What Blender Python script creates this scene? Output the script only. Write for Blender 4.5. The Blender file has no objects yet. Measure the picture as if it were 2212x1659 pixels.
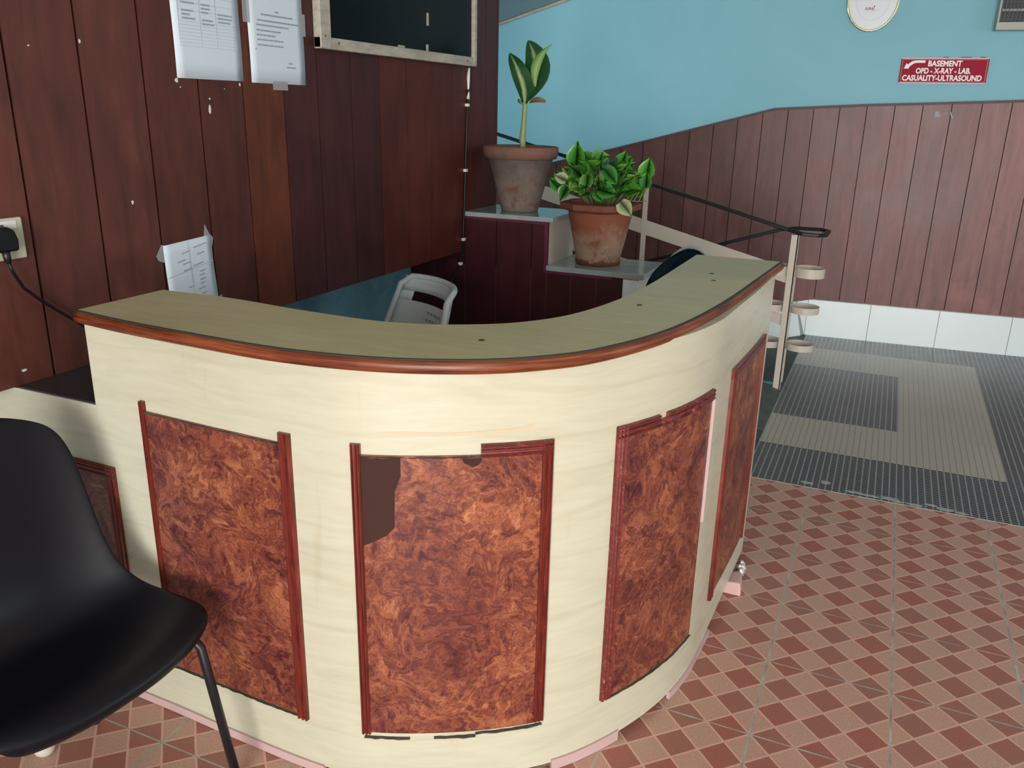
import bpy, bmesh, math, random
from mathutils import Vector, Matrix
random.seed(7)
C = bpy.data.collections.new('scene'); bpy.context.scene.collection.children.link(C)
SC = bpy.context.scene

# ------------------------------------------------------------------ camera
def make_camera():
    yaw, pit, rol = -0.41403326, 0.31915071, 0.02185855
    f = Vector((math.sin(yaw)*math.cos(pit), math.cos(yaw)*math.cos(pit), -math.sin(pit)))
    r = Vector((math.cos(yaw), -math.sin(yaw), 0)); u = r.cross(f)
    r2 = r*math.cos(rol)+u*math.sin(rol); u2 = -r*math.sin(rol)+u*math.cos(rol)
    cd = bpy.data.cameras.new('camera'); co = bpy.data.objects.new('camera', cd); C.objects.link(co)
    cd.sensor_width = 36; cd.lens = 1797.5/2212*36; cd.clip_start = .05
    m = Matrix((r2, u2, -f)).transposed().to_4x4(); m.translation = Vector((0.1287, -3.1982, 1.5197))
    co.matrix_world = m; SC.camera = co
make_camera()
SC.view_settings.view_transform = 'Standard'; SC.view_settings.look = 'None'
SC.view_settings.gamma = 1; SC.view_settings.use_curve_mapping = False
SC.view_settings.exposure = 0.0

# ------------------------------------------------------------------ light
w = bpy.data.worlds.new('world'); SC.world = w; w.use_nodes = True
w.node_tree.nodes['Background'].inputs[0].default_value = (.75, .9, 1, 1)
w.node_tree.nodes['Background'].inputs[1].default_value = 1.0
def area(name, loc, target, sx, sy, power, col):
    l = bpy.data.lights.new(name, 'AREA'); l.shape = 'RECTANGLE'; l.size = sx; l.size_y = sy
    l.energy = power; l.color = col
    o = bpy.data.objects.new(name, l); C.objects.link(o); o.location = loc
    o.rotation_euler = (Vector(target)-Vector(loc)).to_track_quat('-Z', 'Z').to_euler(); return o
# daylight of the open entrance behind the camera, of the window on the right, and of the landing up the ramp
area('daylight_entrance', (1.9, -8.35, 1.4), (.9, 0, 1.0), 3.3, 2.6, 560, (1, .98, .94))
area('daylight_side_window', (4.7, 0.6, 1.7), (0, 1.6, .9), 2.4, 1.8, 30, (.82, .93, 1))
area('daylight_landing', (-4.4, 1.7, 1.5), (-2.4, 2.9, 1.6), 1.0, 1.0, 45, (.75, .95, 1))

# ------------------------------------------------------------------ helpers
def link(name, me, mat=None, parent=None, smooth=False):
    o = bpy.data.objects.new(name, me); C.objects.link(o)
    if mat:
        for m in (mat if isinstance(mat, (list, tuple)) else [mat]): me.materials.append(m)
    if parent: o.parent = parent
    if smooth:
        for p in me.polygons: p.use_smooth = True
    return o
def tag(o, label=None, cat=None, group=None, kind=None):
    if label: o['label'] = label
    if cat: o['category'] = cat
    if group: o['group'] = group
    if kind: o['kind'] = kind
    return o
def thing(name, label, cat, loc=(0, 0, 0), group=None, rz=0):
    o = bpy.data.objects.new(name, None); C.objects.link(o); o.location = loc; o.rotation_euler[2] = rz
    o.empty_display_size = .05
    return tag(o, label, cat, group)
class MB:
    def __init__(s): s.bm = bmesh.new(); s.uv = s.bm.loops.layers.uv.new('UVMap'); s.mi = 0
    def face(s, pts, uvs=None):
        vs = [s.bm.verts.new(p) for p in pts]
        try: f = s.bm.faces.new(vs)
        except ValueError: return None
        f.material_index = s.mi
        if uvs:
            for l, q in zip(f.loops, uvs): l[s.uv].uv = q
        return f
    def box(s, a, b):
        (x0, y0, z0), (x1, y1, z1) = a, b
        P = [(x0,y0,z0),(x1,y0,z0),(x1,y1,z0),(x0,y1,z0),(x0,y0,z1),(x1,y0,z1),(x1,y1,z1),(x0,y1,z1)]
        s.hexa(P); return s
    def hexa(s, P):
        vs = [s.bm.verts.new(p) for p in P]
        for q in ((3,2,1,0),(4,5,6,7),(0,1,5,4),(1,2,6,5),(2,3,7,6),(3,0,4,7)):
            f = s.bm.faces.new([vs[i] for i in q]); f.material_index = s.mi
            n = (vs[q[1]].co-vs[q[0]].co).cross(vs[q[2]].co-vs[q[0]].co)
            k = max(range(3), key=lambda i: abs(n[i])); a_, b_ = [(1,2),(0,2),(0,1)][k]
            for l in f.loops: l[s.uv].uv = (l.vert.co[a_], l.vert.co[b_])
    def prism(s, poly, h0, h1, axis=2):      # poly of 2-D points extruded along an axis
        def mk(p, h): return {2: (p[0], p[1], h), 1: (p[0], h, p[1]), 0: (h, p[0], p[1])}[axis]
        A = [s.bm.verts.new(mk(p, h0)) for p in poly]; B = [s.bm.verts.new(mk(p, h1)) for p in poly]
        fs = [s.bm.faces.new(A[::-1]), s.bm.faces.new(B)]
        for f in fs:
            f.material_index = s.mi
            for l in f.loops:
                c = l.vert.co; l[s.uv].uv = {2: (c.x, c.y), 1: (c.x, c.z), 0: (c.y, c.z)}[axis]
        n = len(poly); d = 0
        for i in range(n):
            j = (i+1) % n; f = s.bm.faces.new((A[i], A[j], B[j], B[i])); f.material_index = s.mi
            L = (Vector(poly[j])-Vector(poly[i])).length
            for l, q in zip(f.loops, ((d, h0), (d+L, h0), (d+L, h1), (d, h1))): l[s.uv].uv = q
            d += L
        return s
    def tube(s, pts, r, n=10, closed=False, cap=True):
        pts = [Vector(p) for p in pts]; rs = r if isinstance(r, (list, tuple)) else [r]*len(pts)
        rings = []; ref = None
        for i, p in enumerate(pts):
            if closed: t = pts[(i+1) % len(pts)]-pts[i-1]
            else: t = pts[min(i+1, len(pts)-1)]-pts[max(i-1, 0)]
            t.normalize()
            if ref is None: ref = t.orthogonal().normalized()
            ref = (ref-t*ref.dot(t)).normalized(); b = t.cross(ref)
            rings.append([s.bm.verts.new(p+rs[i]*(ref*math.cos(a)+b*math.sin(a))) for a in [2*math.pi*k/n for k in range(n)]])
        m = len(rings)
        for i in range(m if closed else m-1):
            A, B = rings[i], rings[(i+1) % m]
            for k in range(n):
                f = s.bm.faces.new((A[k], A[(k+1) % n], B[(k+1) % n], B[k])); f.smooth = True; f.material_index = s.mi
        if cap and not closed:
            for q in (rings[0][::-1], rings[-1]): s.bm.faces.new(q).material_index = s.mi
        return s
    def flat(s, pts, w, t, up=(0, 0, 1)):     # flat bar swept along pts: width w along 'up', thickness t across
        pts = [Vector(p) for p in pts]; rings = []; up = Vector(up)
        for i, p in enumerate(pts):
            d = (pts[min(i+1, len(pts)-1)]-pts[max(i-1, 0)]).normalized()
            side = d.cross(up).normalized(); u2 = side.cross(d).normalized()
            rings.append([s.bm.verts.new(p+side*a*t/2+u2*b*w/2) for a, b in ((-1,-1),(1,-1),(1,1),(-1,1))])
        for A, B in zip(rings, rings[1:]):
            for k in range(4): s.bm.faces.new((A[k], A[(k+1) % 4], B[(k+1) % 4], B[k])).material_index = s.mi
        s.bm.faces.new(rings[0][::-1]); s.bm.faces.new(rings[-1]); return s
    def lathe(s, prof, n=48, center=(0, 0, 0), mod=None, smooth=True):
        cx, cy, cz = center; rings = []
        for i, (r, z) in enumerate(prof):
            if r < 1e-5: rings.append([s.bm.verts.new((cx, cy, cz+z))]); continue
            rings.append([s.bm.verts.new((cx+(r*(mod(i, a) if mod else 1))*math.cos(a), cy+(r*(mod(i, a) if mod else 1))*math.sin(a), cz+z)) for a in [2*math.pi*k/n for k in range(n)]])
        for A, B in zip(rings, rings[1:]):
            for k in range(n):
                a = (A[k % len(A)], A[(k+1) % len(A)], B[(k+1) % len(B)], B[k % len(B)])
                a = list(dict.fromkeys(a))
                if len(a) >= 3:
                    f = s.bm.faces.new(a); f.smooth = smooth; f.material_index = s.mi
        return s
    def build(s, name, mat=None, parent=None, merge=False, bevel=0, loc=None):
        if merge: bmesh.ops.remove_doubles(s.bm, verts=s.bm.verts, dist=1e-5)
        if len(s.bm.faces): bmesh.ops.recalc_face_normals(s.bm, faces=s.bm.faces)
        me = bpy.data.meshes.new(name); s.bm.to_mesh(me); s.bm.free()
        o = link(name, me, mat, parent)
        if bevel:
            b = o.modifiers.new('bevel', 'BEVEL'); b.width = bevel; b.segments = 2; b.limit_method = 'ANGLE'
        return o
def grid_obj(name, P, mat, parent=None, thick=0, subd=0, uvf=None):
    bm = bmesh.new(); uv = bm.loops.layers.uv.new('UVMap')
    V = [[bm.verts.new(p) for p in row] for row in P]; m, n = len(V), len(V[0])
    for i in range(m-1):
        for j in range(n-1):
            f = bm.faces.new((V[i][j], V[i][j+1], V[i+1][j+1], V[i+1][j])); f.smooth = True
            for l, (a, b) in zip(f.loops, ((i, j), (i, j+1), (i+1, j+1), (i+1, j))): l[uv].uv = (b/(n-1), a/(m-1))
    me = bpy.data.meshes.new(name); bm.to_mesh(me); bm.free()
    o = link(name, me, mat, parent)
    if thick: k = o.modifiers.new('solid', 'SOLIDIFY'); k.thickness = thick; k.offset = 0
    if subd: k = o.modifiers.new('sub', 'SUBSURF'); k.levels = subd; k.render_levels = subd
    return o
def text_obj(name, txt, size, mat, parent, M, shear=0, bold=0, extrude=.0006, align='CENTER', width=None):
    cu = bpy.data.curves.new(name, 'FONT'); cu.body = txt; cu.size = size; cu.shear = shear; cu.offset = bold
    cu.extrude = extrude; cu.align_x = align; cu.resolution_u = 3
    t = bpy.data.objects.new(name, cu); C.objects.link(t); bpy.context.view_layer.update()
    dg = bpy.context.evaluated_depsgraph_get(); me = bpy.data.meshes.new_from_object(t.evaluated_get(dg))
    bpy.data.objects.remove(t); bpy.data.curves.remove(cu)
    if width:
        xs = [v.co.x for v in me.vertices]; k = width/(max(xs)-min(xs)); me.transform(Matrix.Diagonal((k, 1, 1, 1)))
    me.transform(M); me.materials.clear()
    return link(name, me, mat, parent)

# ------------------------------------------------------------------ materials
def mat(name, col=(.5, .5, .5), rough=.5, metal=0, spec=.5, coat=0):
    m = bpy.data.materials.new(name); m.use_nodes = True; b = m.node_tree.nodes['Principled BSDF']
    b.inputs['Base Color'].default_value = (*col, 1); b.inputs['Roughness'].default_value = rough
    b.inputs['Metallic'].default_value = metal; b.inputs['Specular IOR Level'].default_value = spec
    b.inputs['Coat Weight'].default_value = coat
    return m
class NT:
    def __init__(s, m): s.t = m.node_tree; s.b = s.t.nodes['Principled BSDF']
    def n(s, typ, **kw):
        x = s.t.nodes.new(typ)
        for k, v in kw.items():
            if k in x.inputs: x.inputs[k].default_value = v
            else: setattr(x, k, v)
        return x
    def l(s, a, b): s.t.links.new(a, b)
    def coord(s, kind='Object', scale=(1, 1, 1)):
        c = s.n('ShaderNodeTexCoord'); mp = s.n('ShaderNodeMapping'); mp.inputs['Scale'].default_value = scale
        s.l(c.outputs[kind], mp.inputs['Vector']); return mp.outputs[0]
    def noise(s, vec, scale, detail=4, rough=.55, dist=0):
        x = s.n('ShaderNodeTexNoise', Scale=scale, Detail=detail, Roughness=rough, Distortion=dist); s.l(vec, x.inputs['Vector']); return x.outputs['Fac']
    def ramp(s, fac, stops):
        r = s.n('ShaderNodeValToRGB'); e = r.color_ramp.elements
        while len(e) < len(stops): e.new(.5)
        for el, (p, c) in zip(e, stops): el.position = p; el.color = (*c, 1) if len(c) == 3 else c
        s.l(fac, r.inputs[0]); return r.outputs[0]
    def mix(s, fac, a, b, mode='MIX'):
        x = s.n('ShaderNodeMix', data_type='RGBA', blend_type=mode)
        for i, v in ((0, fac), (6, a), (7, b)):
            if hasattr(v, 'links'): s.l(v, x.inputs[i])
            elif isinstance(v, (int, float)): x.inputs[i].default_value = v
            else: x.inputs[i].default_value = (*v, 1)
        return x.outputs[2]
    def math(s, op, a, b=None, c=None):
        x = s.n('ShaderNodeMath', operation=op)
        for i, v in enumerate((a, b, c)):
            if v is None: continue
            if hasattr(v, 'links'): s.l(v, x.inputs[i])
            else: x.inputs[i].default_value = v
        return x.outputs[0]
    def col(s, c): s.l(c, s.b.inputs['Base Color'])
    def bump(s, h, strength=.3, dist=.002):
        x = s.n('ShaderNodeBump', Strength=strength, Distance=dist); s.l(h, x.inputs['Height']); s.l(x.outputs[0], s.b.inputs['Normal'])
    def rgh(s, fac, a, b):
        x = s.n('ShaderNodeMapRange'); s.l(fac, x.inputs[0]); x.inputs[3].default_value = a; x.inputs[4].default_value = b
        s.l(x.outputs[0], s.b.inputs['Roughness'])

M = {}
# varnished boards; the colour of every board is its own vertex colour
def board_mat(name, rough=.42, zs=1.2, spec=.4, lo=.62, hi=1.25):
    m = mat(name, rough=rough, spec=spec); t = NT(m)
    a = t.n('ShaderNodeVertexColor', layer_name='Col'); v = t.coord('Object', (7, 7, zs))
    g = t.noise(v, 3, 5, .6, .6); c = t.ramp(g, [(.25, (lo,)*3), (.75, (hi,)*3)])
    g2 = t.noise(t.coord('Object', (1, 1, 1)), 2.3, 3, .6, 1); c2 = t.ramp(g2, [(.3, (.72, .66, .66)), (.7, (1.15, 1.15, 1.12))])
    x = t.mix(1, a.outputs[0], c, 'MULTIPLY'); x = t.mix(1, x, c2, 'MULTIPLY'); t.col(x)
    t.rgh(g2, rough-.1, rough+.12); t.bump(t.noise(t.coord('Object', (60, 60, 8)), 3, 3), .12, .001); return m
M['boards_left'] = board_mat('boards_left', .5)
M['boards_right'] = board_mat('boards_right', .40, 1.0, .35, .7, 1.2)
M['boards_maroon'] = board_mat('boards_maroon', .45)
m = M['blue'] = mat('blue_distemper', (.16, .47, .56), .62, spec=.35); t = NT(m)
t.col(t.ramp(t.noise(t.coord(), 1.1, 4, .6, .5), [(.3, (.20, .445, .52)), (.7, (.24, .50, .58))])); t.bump(t.noise(t.coord(), 60, 3), .1, .001)
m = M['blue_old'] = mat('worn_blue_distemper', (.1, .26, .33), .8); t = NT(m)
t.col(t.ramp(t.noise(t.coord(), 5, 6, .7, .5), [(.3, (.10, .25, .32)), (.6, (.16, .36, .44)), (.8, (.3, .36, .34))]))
M['ceiling'] = mat('ceiling_paint', (.62, .66, .66), .8)
M['soffit'] = mat('soffit_paint', (.30, .38, .41), .8)
m = M['wall_plain'] = mat('lobby_paint', (.62, .66, .64), .8)
# terracotta lobby tile: one tile is .333 m, printed with diagonal checks
m = M['terracotta'] = mat('terracotta_tile', rough=.42, spec=.45); t = NT(m); T = .333
tc = t.n('ShaderNodeTexCoord'); sx = t.n('ShaderNodeSeparateXYZ'); t.l(tc.outputs['Object'], sx.inputs[0])
X, Y = sx.outputs[0], sx.outputs[1]
p = t.math('MULTIPLY', t.math('ADD', X, Y), 3/T); r = t.math('MULTIPLY', t.math('SUBTRACT', X, Y), 3/T)
fp, fr = t.math('FLOOR', p), t.math('FLOOR', r)
par = t.math('ABSOLUTE', t.math('MODULO', t.math('ADD', fp, fr), 2))
def edge(v, wd):   # 1 near integer v
    fx = t.math('FRACT', v); d = t.math('ABSOLUTE', t.math('SUBTRACT', fx, .5)); return t.math('GREATER_THAN', d, .5-wd)
cell = t.n('ShaderNodeCombineXYZ'); t.l(fp, cell.inputs[0]); t.l(fr, cell.inputs[1])
wn = t.n('ShaderNodeTexWhiteNoise', noise_dimensions='2D'); t.l(cell.outputs[0], wn.inputs['Vector'])
dark = t.mix(wn.outputs[0], (.37, .13, .092), (.34, .155, .115)); light = t.mix(wn.outputs[0], (.55, .325, .25), (.51, .32, .24))
# beside the checks half the cells are a middle tone
base = t.mix(par, dark, light)
spk = t.n('ShaderNodeTexNoise', Scale=420, Detail=2, Roughness=.6); t.l(tc.outputs['Object'], spk.inputs['Vector'])
base = t.mix(1, base, t.ramp(spk.outputs[0], [(.33, (.5, .42, .4)), (.48, (1, 1, 1)), (.7, (1.2, 1.2, 1.18))]), 'MULTIPLY')
lines = t.math('MAXIMUM', edge(p, .034), edge(r, .034)); base = t.mix(lines, base, (.68, .40, .31))
gx, gy = t.math('DIVIDE', X, T), t.math('DIVIDE', Y, T)
g = t.math('MAXIMUM', edge(gx, .0085), edge(gy, .0065))
gcol = t.ramp(t.noise(tc.outputs['Object'], 14, 3), [(.3, (.24, .24, .19)), (.6, (.42, .45, .38)), (.75, (.55, .62, .56))])
t.col(t.mix(g, base, gcol)); t.rgh(t.noise(tc.outputs['Object'], 4, 3), .3, .5)
t.bump(t.math('SUBTRACT', 1, g), .5, .0015)
# mosaic: chips 28 x 18.7 mm, grey grout
def mosaic(name, c0, c1, grout):
    m = mat(name, rough=.3, spec=.4); t = NT(m)
    tc = t.n('ShaderNodeTexCoord'); sx = t.n('ShaderNodeSeparateXYZ'); t.l(tc.outputs['Object'], sx.inputs[0])
    u = t.math('DIVIDE', sx.outputs[0], .028); v = t.math('DIVIDE', sx.outputs[1], .0187)
    def edge(v, wd):
        fx = t.math('FRACT', v); d = t.math('ABSOLUTE', t.math('SUBTRACT', fx, .5)); return t.math('GREATER_THAN', d, .5-wd)
    g = t.math('MAXIMUM', edge(u, .095), edge(v, .12))
    cb = t.n('ShaderNodeCombineXYZ'); t.l(t.math('FLOOR', t.math('DIVIDE', u, 11)), cb.inputs[0]); t.l(t.math('FLOOR', t.math('DIVIDE', v, 16)), cb.inputs[1])
    wn = t.n('ShaderNodeTexWhiteNoise', noise_dimensions='2D'); t.l(cb.outputs[0], wn.inputs['Vector'])
    ns = t.noise(tc.outputs['Object'], 9, 5, .65, .5)
    c = t.mix(t.math('ADD', t.math('MULTIPLY', wn.outputs[0], .5), t.math('MULTIPLY', ns, .5)), c0, c1)
    ct = t.mix(g, c, grout)
    worn = t.ramp(t.noise(tc.outputs['Object'], 7, 6, .75), [(.62, (0, 0, 0)), (.70, (.7, .7, .7))])
    t.col(t.mix(worn, ct, c)); t.rgh(ns, .22, .42); t.bump(t.math('SUBTRACT', 1, g), .4, .001); return m
M['mosaic_dark'] = mosaic('dark_mosaic', (.014, .022, .028), (.035, .048, .058), (.30, .34, .34))
M['mosaic_light'] = mosaic('light_mosaic', (.40, .39, .32), (.50, .48, .39), (.28, .28, .24))
m = M['cement'] = mat('dark_cement', (.06, .075, .07), .6); t = NT(m)
t.col(t.ramp(t.noise(t.coord(), 6, 6, .7), [(.3, (.05, .062, .058)), (.7, (.10, .12, .11))]))
m = M['white_tile'] = mat('white_glazed_tile', (.78, .84, .84), .16, spec=.6)
M['joint'] = mat('tile_joint', (.33, .34, .31), .8)
m = M['marble'] = mat('grey_polished_stone', (.33, .42, .42), .12, spec=.6); t = NT(m)
t.col(t.ramp(t.noise(t.coord(), 7, 5, .6, 1), [(.3, (.27, .36, .36)), (.7, (.38, .47, .46))]))
M['stone_edge'] = mat('chipped_stone_edge', (.30, .30, .27), .7)
M['purple'] = mat('purple_painted_trim', (.13, .012, .045), .45)
m = M['riser'] = mat('cream_riser_tile', (.55, .52, .45), .35)
# counter
m = M['cream'] = mat('cream_maple_laminate', rough=.30, spec=.5); t = NT(m)
uv = t.coord('UV', (1, 5, 1)); n1 = t.noise(uv, 2.6, 4, .55, 1.3); n2 = t.noise(t.coord('UV', (2.5, 22, 1)), 3, 5, .6, .6)
c = t.ramp(n1, [(.3, (.50, .48, .365)), (.5, (.54, .525, .405)), (.7, (.52, .50, .385))])
c = t.mix(1, c, t.ramp(n2, [(.35, (.965, .955, .94)), (.6, (1.015, 1.015, 1.015))]), 'MULTIPLY')
st = t.ramp(t.noise(t.coord('UV', (9, 1.1, 1)), 2.2, 5, .65, .3), [(.62, (1, 1, 1)), (.80, (.90, .86, .78))])
c = t.mix(1, c, st, 'MULTIPLY')
wv = t.n('ShaderNodeTexWave', Scale=.9, Distortion=9, Detail=3, wave_type='BANDS', bands_direction='Y'); wv.inputs['Detail Scale'].default_value = .8
t.l(t.coord('UV', (1, 3.2, 1)), wv.inputs['Vector'])
c = t.mix(1, c, t.ramp(wv.outputs['Fac'], [(.0, (.955, .94, .915)), (.05, (1, 1, 1))]), 'MULTIPLY')
t.col(c); t.rgh(n1, .24, .36)
m = M['top'] = mat('olive_beige_laminate', rough=.34, spec=.35); t = NT(m)
a = t.noise(t.coord('Object', (1, 1, 1)), 1.6, 4, .6, .8); b_ = t.noise(t.coord('Object', (3, 14, 3)), 3, 5, .6, .5)
c = t.ramp(a, [(.3, (.49, .485, .275)), (.7, (.60, .585, .365))]); c = t.mix(1, c, t.ramp(b_, [(.3, (.93, .92, .9)), (.7, (1.05, 1.05, 1.05))]), 'MULTIPLY')
# the top turns browner towards its left end
sx = t.n('ShaderNodeSeparateXYZ'); tc = t.n('ShaderNodeTexCoord'); t.l(tc.outputs['Object'], sx.inputs[0])
f = t.n('ShaderNodeMapRange'); t.l(t.math('ADD', sx.outputs[0], t.math('MULTIPLY', a, .3)), f.inputs[0]); f.inputs[1].default_value = -1.25; f.inputs[2].default_value = -.85
c = t.mix(f.outputs[0], (.60, .44, .26), c); t.col(c); t.rgh(a, .36, .48)
m = M['edge'] = mat('varnished_edge_wood', rough=.38, spec=.4); t = NT(m)
g = t.noise(t.coord('UV', (2, 60, 1)), 3, 5, .6, .8); g2 = t.noise(t.coord('UV', (1, 1, 1)), 3.5, 3, .5, 0)
c = t.ramp(g, [(.3, (.085, .018, .009)), (.55, (.22, .062, .022)), (.8, (.36, .13, .045))])
t.col(t.mix(1, c, t.ramp(g2, [(.35, (.55, .4, .4)), (.65, (1.15, 1.1, 1.1))]), 'MULTIPLY'))
M['dark_line'] = mat('dark_glue_line', (.025, .03, .022), .7)
m = M['burl'] = mat('burl_veneer', rough=.22, spec=.4); t = NT(m)
uv = t.coord('UV', (1, 1, 1))
wn = t.n('ShaderNodeTexNoise', Scale=5.5, Detail=4, Roughness=.6, Distortion=1.2); t.l(uv, wn.inputs['Vector'])
vm = t.n('ShaderNodeVectorMath', operation='MULTIPLY_ADD'); t.l(wn.outputs['Color'], vm.inputs[0]); vm.inputs[1].default_value = (.22, .22, 0); t.l(uv, vm.inputs[2])
big = t.noise(vm.outputs[0], 7, 8, .66, 1.4)
vo = t.n('ShaderNodeTexVoronoi', Scale=46, Randomness=1); vo.feature = 'SMOOTH_F1'; vo.inputs['Smoothness'].default_value = .5
vm2 = t.n('ShaderNodeVectorMath', operation='MULTIPLY_ADD'); wn2 = t.n('ShaderNodeTexNoise', Scale=26, Detail=3, Roughness=.6, Distortion=1.0); t.l(uv, wn2.inputs['Vector'])
t.l(wn2.outputs['Color'], vm2.inputs[0]); vm2.inputs[1].default_value = (.05, .05, 0); t.l(vm.outputs[0], vm2.inputs[2]); t.l(vm2.outputs[0], vo.inputs['Vector'])
fine = t.noise(vm2.outputs[0], 55, 6, .7, 2.2)
vein = t.math('ABSOLUTE', t.math('SUBTRACT', t.noise(vm2.outputs[0], 30, 5, .6, 1.6), .5)); vein2 = t.math('ABSOLUTE', t.math('SUBTRACT', t.noise(vm.outputs[0], 11, 6, .6, 1.8), .5))
k = t.math('ADD', t.math('MULTIPLY', big, .42), t.math('ADD', t.math('MULTIPLY', fine, .40), t.math('MULTIPLY', vo.outputs['Distance'], .22)))
k = t.math('ADD', k, t.math('MULTIPLY', t.math('SUBTRACT', .10, t.math('MINIMUM', vein, .10)), .9)); k = t.math('SUBTRACT', k, t.math('MULTIPLY', t.math('SUBTRACT', .06, t.math('MINIMUM', vein2, .06)), 1.1))
c = t.ramp(k, [(.38, (.060, .014, .016)), (.47, (.125, .031, .025)), (.55, (.20, .056, .033)), (.63, (.29, .098, .050)), (.75, (.43, .18, .09))])
pat = t.ramp(t.noise(uv, 3.2, 3, .5, .6), [(.35, (.72, .62, .74)), (.65, (1.12, 1.10, 1.0))]); t.col(t.mix(1, c, pat, 'MULTIPLY')); t.rgh(fine, .28, .42)
m = M['panel_plain'] = M['burl']
m = M['mould'] = mat('mahogany_moulding', (.14, .018, .012), .3, spec=.4, coat=.2); t = NT(m)
c = t.ramp(t.noise(t.coord('UV', (30, 3, 1)), 4, 5, .6, .5), [(.3, (.065, .010, .008)), (.6, (.16, .022, .014)), (.75, (.24, .04, .025))])
wear = t.ramp(t.noise(t.coord('Object', (9, 9, 9)), 7, 7, .75, .8), [(.66, (0, 0, 0)), (.72, (.8, .8, .8))]); t.col(t.mix(wear, c, (.5, .2, .15)))
m = M['mould_worn'] = mat('worn_moulding', rough=.4); t = NT(m)
t.col(t.ramp(t.noise(t.coord('Object', (12, 12, 12)), 6, 6, .7, 1), [(.3, (.07, .012, .010)), (.58, (.17, .024, .02)), (.68, (.30, .12, .095)), (.82, (.42, .26, .21))]))
M['groove'] = mat('bare_dark_groove', (.065, .062, .042), .8)
M['backing'] = mat('bare_backing_board', (.050, .022, .018), .8, spec=.15)
M['pink'] = mat('pinkish_skirting_strip', (.52, .36, .35), .4)
M['shelf_dark'] = mat('dark_shelf_laminate', (.03, .035, .04), .3)
# metals, plastics ...
m = M['cream_iron'] = mat('cream_painted_iron', (.50, .44, .37), .42); t = NT(m)
t.col(t.mix(t.ramp(t.noise(t.coord(), 40, 5, .7), [(.66, (0, 0, 0)), (.70, (1, 1, 1))]), (.52, .46, .39), (.2, .15, .11)))
M['black_rail'] = mat('black_enamel', (.005, .006, .007), .4, spec=.3)
M['black_plastic'] = mat('black_plastic_shell', (.0035, .0045, .008), .36, spec=.3)
M['gloss_plastic'] = mat('glossy_dark_teal_shell', (.006, .022, .035), .10, spec=.6)
M['black_metal'] = mat('black_steel_tube', (.012, .013, .018), .35, metal=.2)
M['white_cap'] = mat('dirty_white_rubber', (.5, .48, .42), .7)
M['blue_cap'] = mat('navy_plastic_cap', (.01, .015, .05), .5)
M['grey_plastic'] = mat('pale_grey_plastic', (.58, .66, .68), .42)
M['paper'] = mat('white_paper', (.62, .72, .80), .7); M['ink'] = mat('grey_print', (.30, .35, .40), .8); M['ink_pale'] = mat('pale_print', (.46, .55, .61), .8)
M['tape'] = mat('clear_tape', (.42, .42, .42), .3); NT(M['tape']).b.inputs['Alpha'].default_value = .6
m = M['white_wood'] = mat('weathered_white_frame', (.42, .39, .32), .55); t = NT(m)
t.col(t.ramp(t.noise(t.coord('Object', (12, 3, 12)), 4, 5, .7), [(.3, (.30, .27, .21)), (.6, (.47, .44, .37))]))
m = M['dark_glass'] = mat('black_glass', (.003, .004, .006), .2, spec=.12)
M['socket'] = mat('ivory_plastic', (.50, .50, .38), .4); M['socket_hole'] = mat('socket_hole', (.02, .02, .02), .6)
M['clip'] = mat('white_clip', (.7, .72, .7), .4)
M['sign_red'] = mat('crimson_acrylic', (.33, .006, .030), .5, spec=.12); M['letters'] = mat('silver_letters', (.66, .68, .64), .35)
M['sign_edge'] = mat('sign_edge', (.42, .22, .22), .3)
M['clock_face'] = mat('white_dial', (.62, .65, .67), .3); M['gold'] = mat('polished_gold_rim', (.75, .66, .33), .18, metal=.9)
M['chrome'] = mat('chrome', (.8, .8, .8), .12, metal=1); M['logo_red'] = mat('logo_red', (.30, .01, .03), .5)
M['heater'] = mat('heater_enamel', (.34, .35, .30), .45); M['quartz'] = mat('quartz_tube', (.5, .52, .54), .12)
def clay(name, c0, c1, c2, zlo, zhi, foot):
    m = mat(name, rough=.85, spec=.2); t = NT(m); tc = t.n('ShaderNodeTexCoord')
    n = t.noise(tc.outputs['Object'], 9, 6, .65, 1.2)
    sx = t.n('ShaderNodeSeparateXYZ'); t.l(tc.outputs['Object'], sx.inputs[0])
    h = t.n('ShaderNodeMapRange'); t.l(t.math('ADD', sx.outputs[2], t.math('MULTIPLY', t.math('SUBTRACT', n, .5), .35)), h.inputs[0]); h.inputs[1].default_value = zlo; h.inputs[2].default_value = zhi
    c = t.mix(h.outputs[0], c1, c0); c = t.mix(t.ramp(t.noise(tc.outputs['Object'], 14, 6, .7, .5), [(.5, (0, 0, 0)), (.66, (.85, .85, .85))]), c, c2)
    f = t.n('ShaderNodeMapRange'); t.l(t.math('ADD', sx.outputs[2], t.math('MULTIPLY', t.noise(tc.outputs['Object'], 30, 4, .7), .05)), f.inputs[0]); f.inputs[1].default_value = .045; f.inputs[2].default_value = .055
    c = t.mix(f.outputs[0], foot, c)
    t.col(c); t.bump(t.noise(tc.outputs['Object'], 40, 5, .7), .35, .003); return m
M['clay_old'] = clay('grey_stained_terracotta', (.085, .07, .068), (.26, .20, .165), (.17, .065, .042), .02, .30, (.2, .17, .14))
M['clay_rim_old'] = clay('stained_terracotta_rim', (.21, .105, .075), (.21, .105, .075), (.12, .10, .09), .0, .5, (.2, .1, .08))
M['clay'] = clay('orange_terracotta', (.25, .085, .05), (.33, .235, .165), (.17, .065, .045), .07, .20, (.14, .05, .025))
M['clay_rim'] = clay('orange_terracotta_rim', (.23, .08, .05), (.23, .08, .05), (.18, .07, .045), .0, .5, (.3, .1, .06))
M['soil'] = mat('dark_soil', (.03, .02, .013), .95)
M['stem'] = mat('pale_green_stem', (.22, .30, .11), .5)
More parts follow.
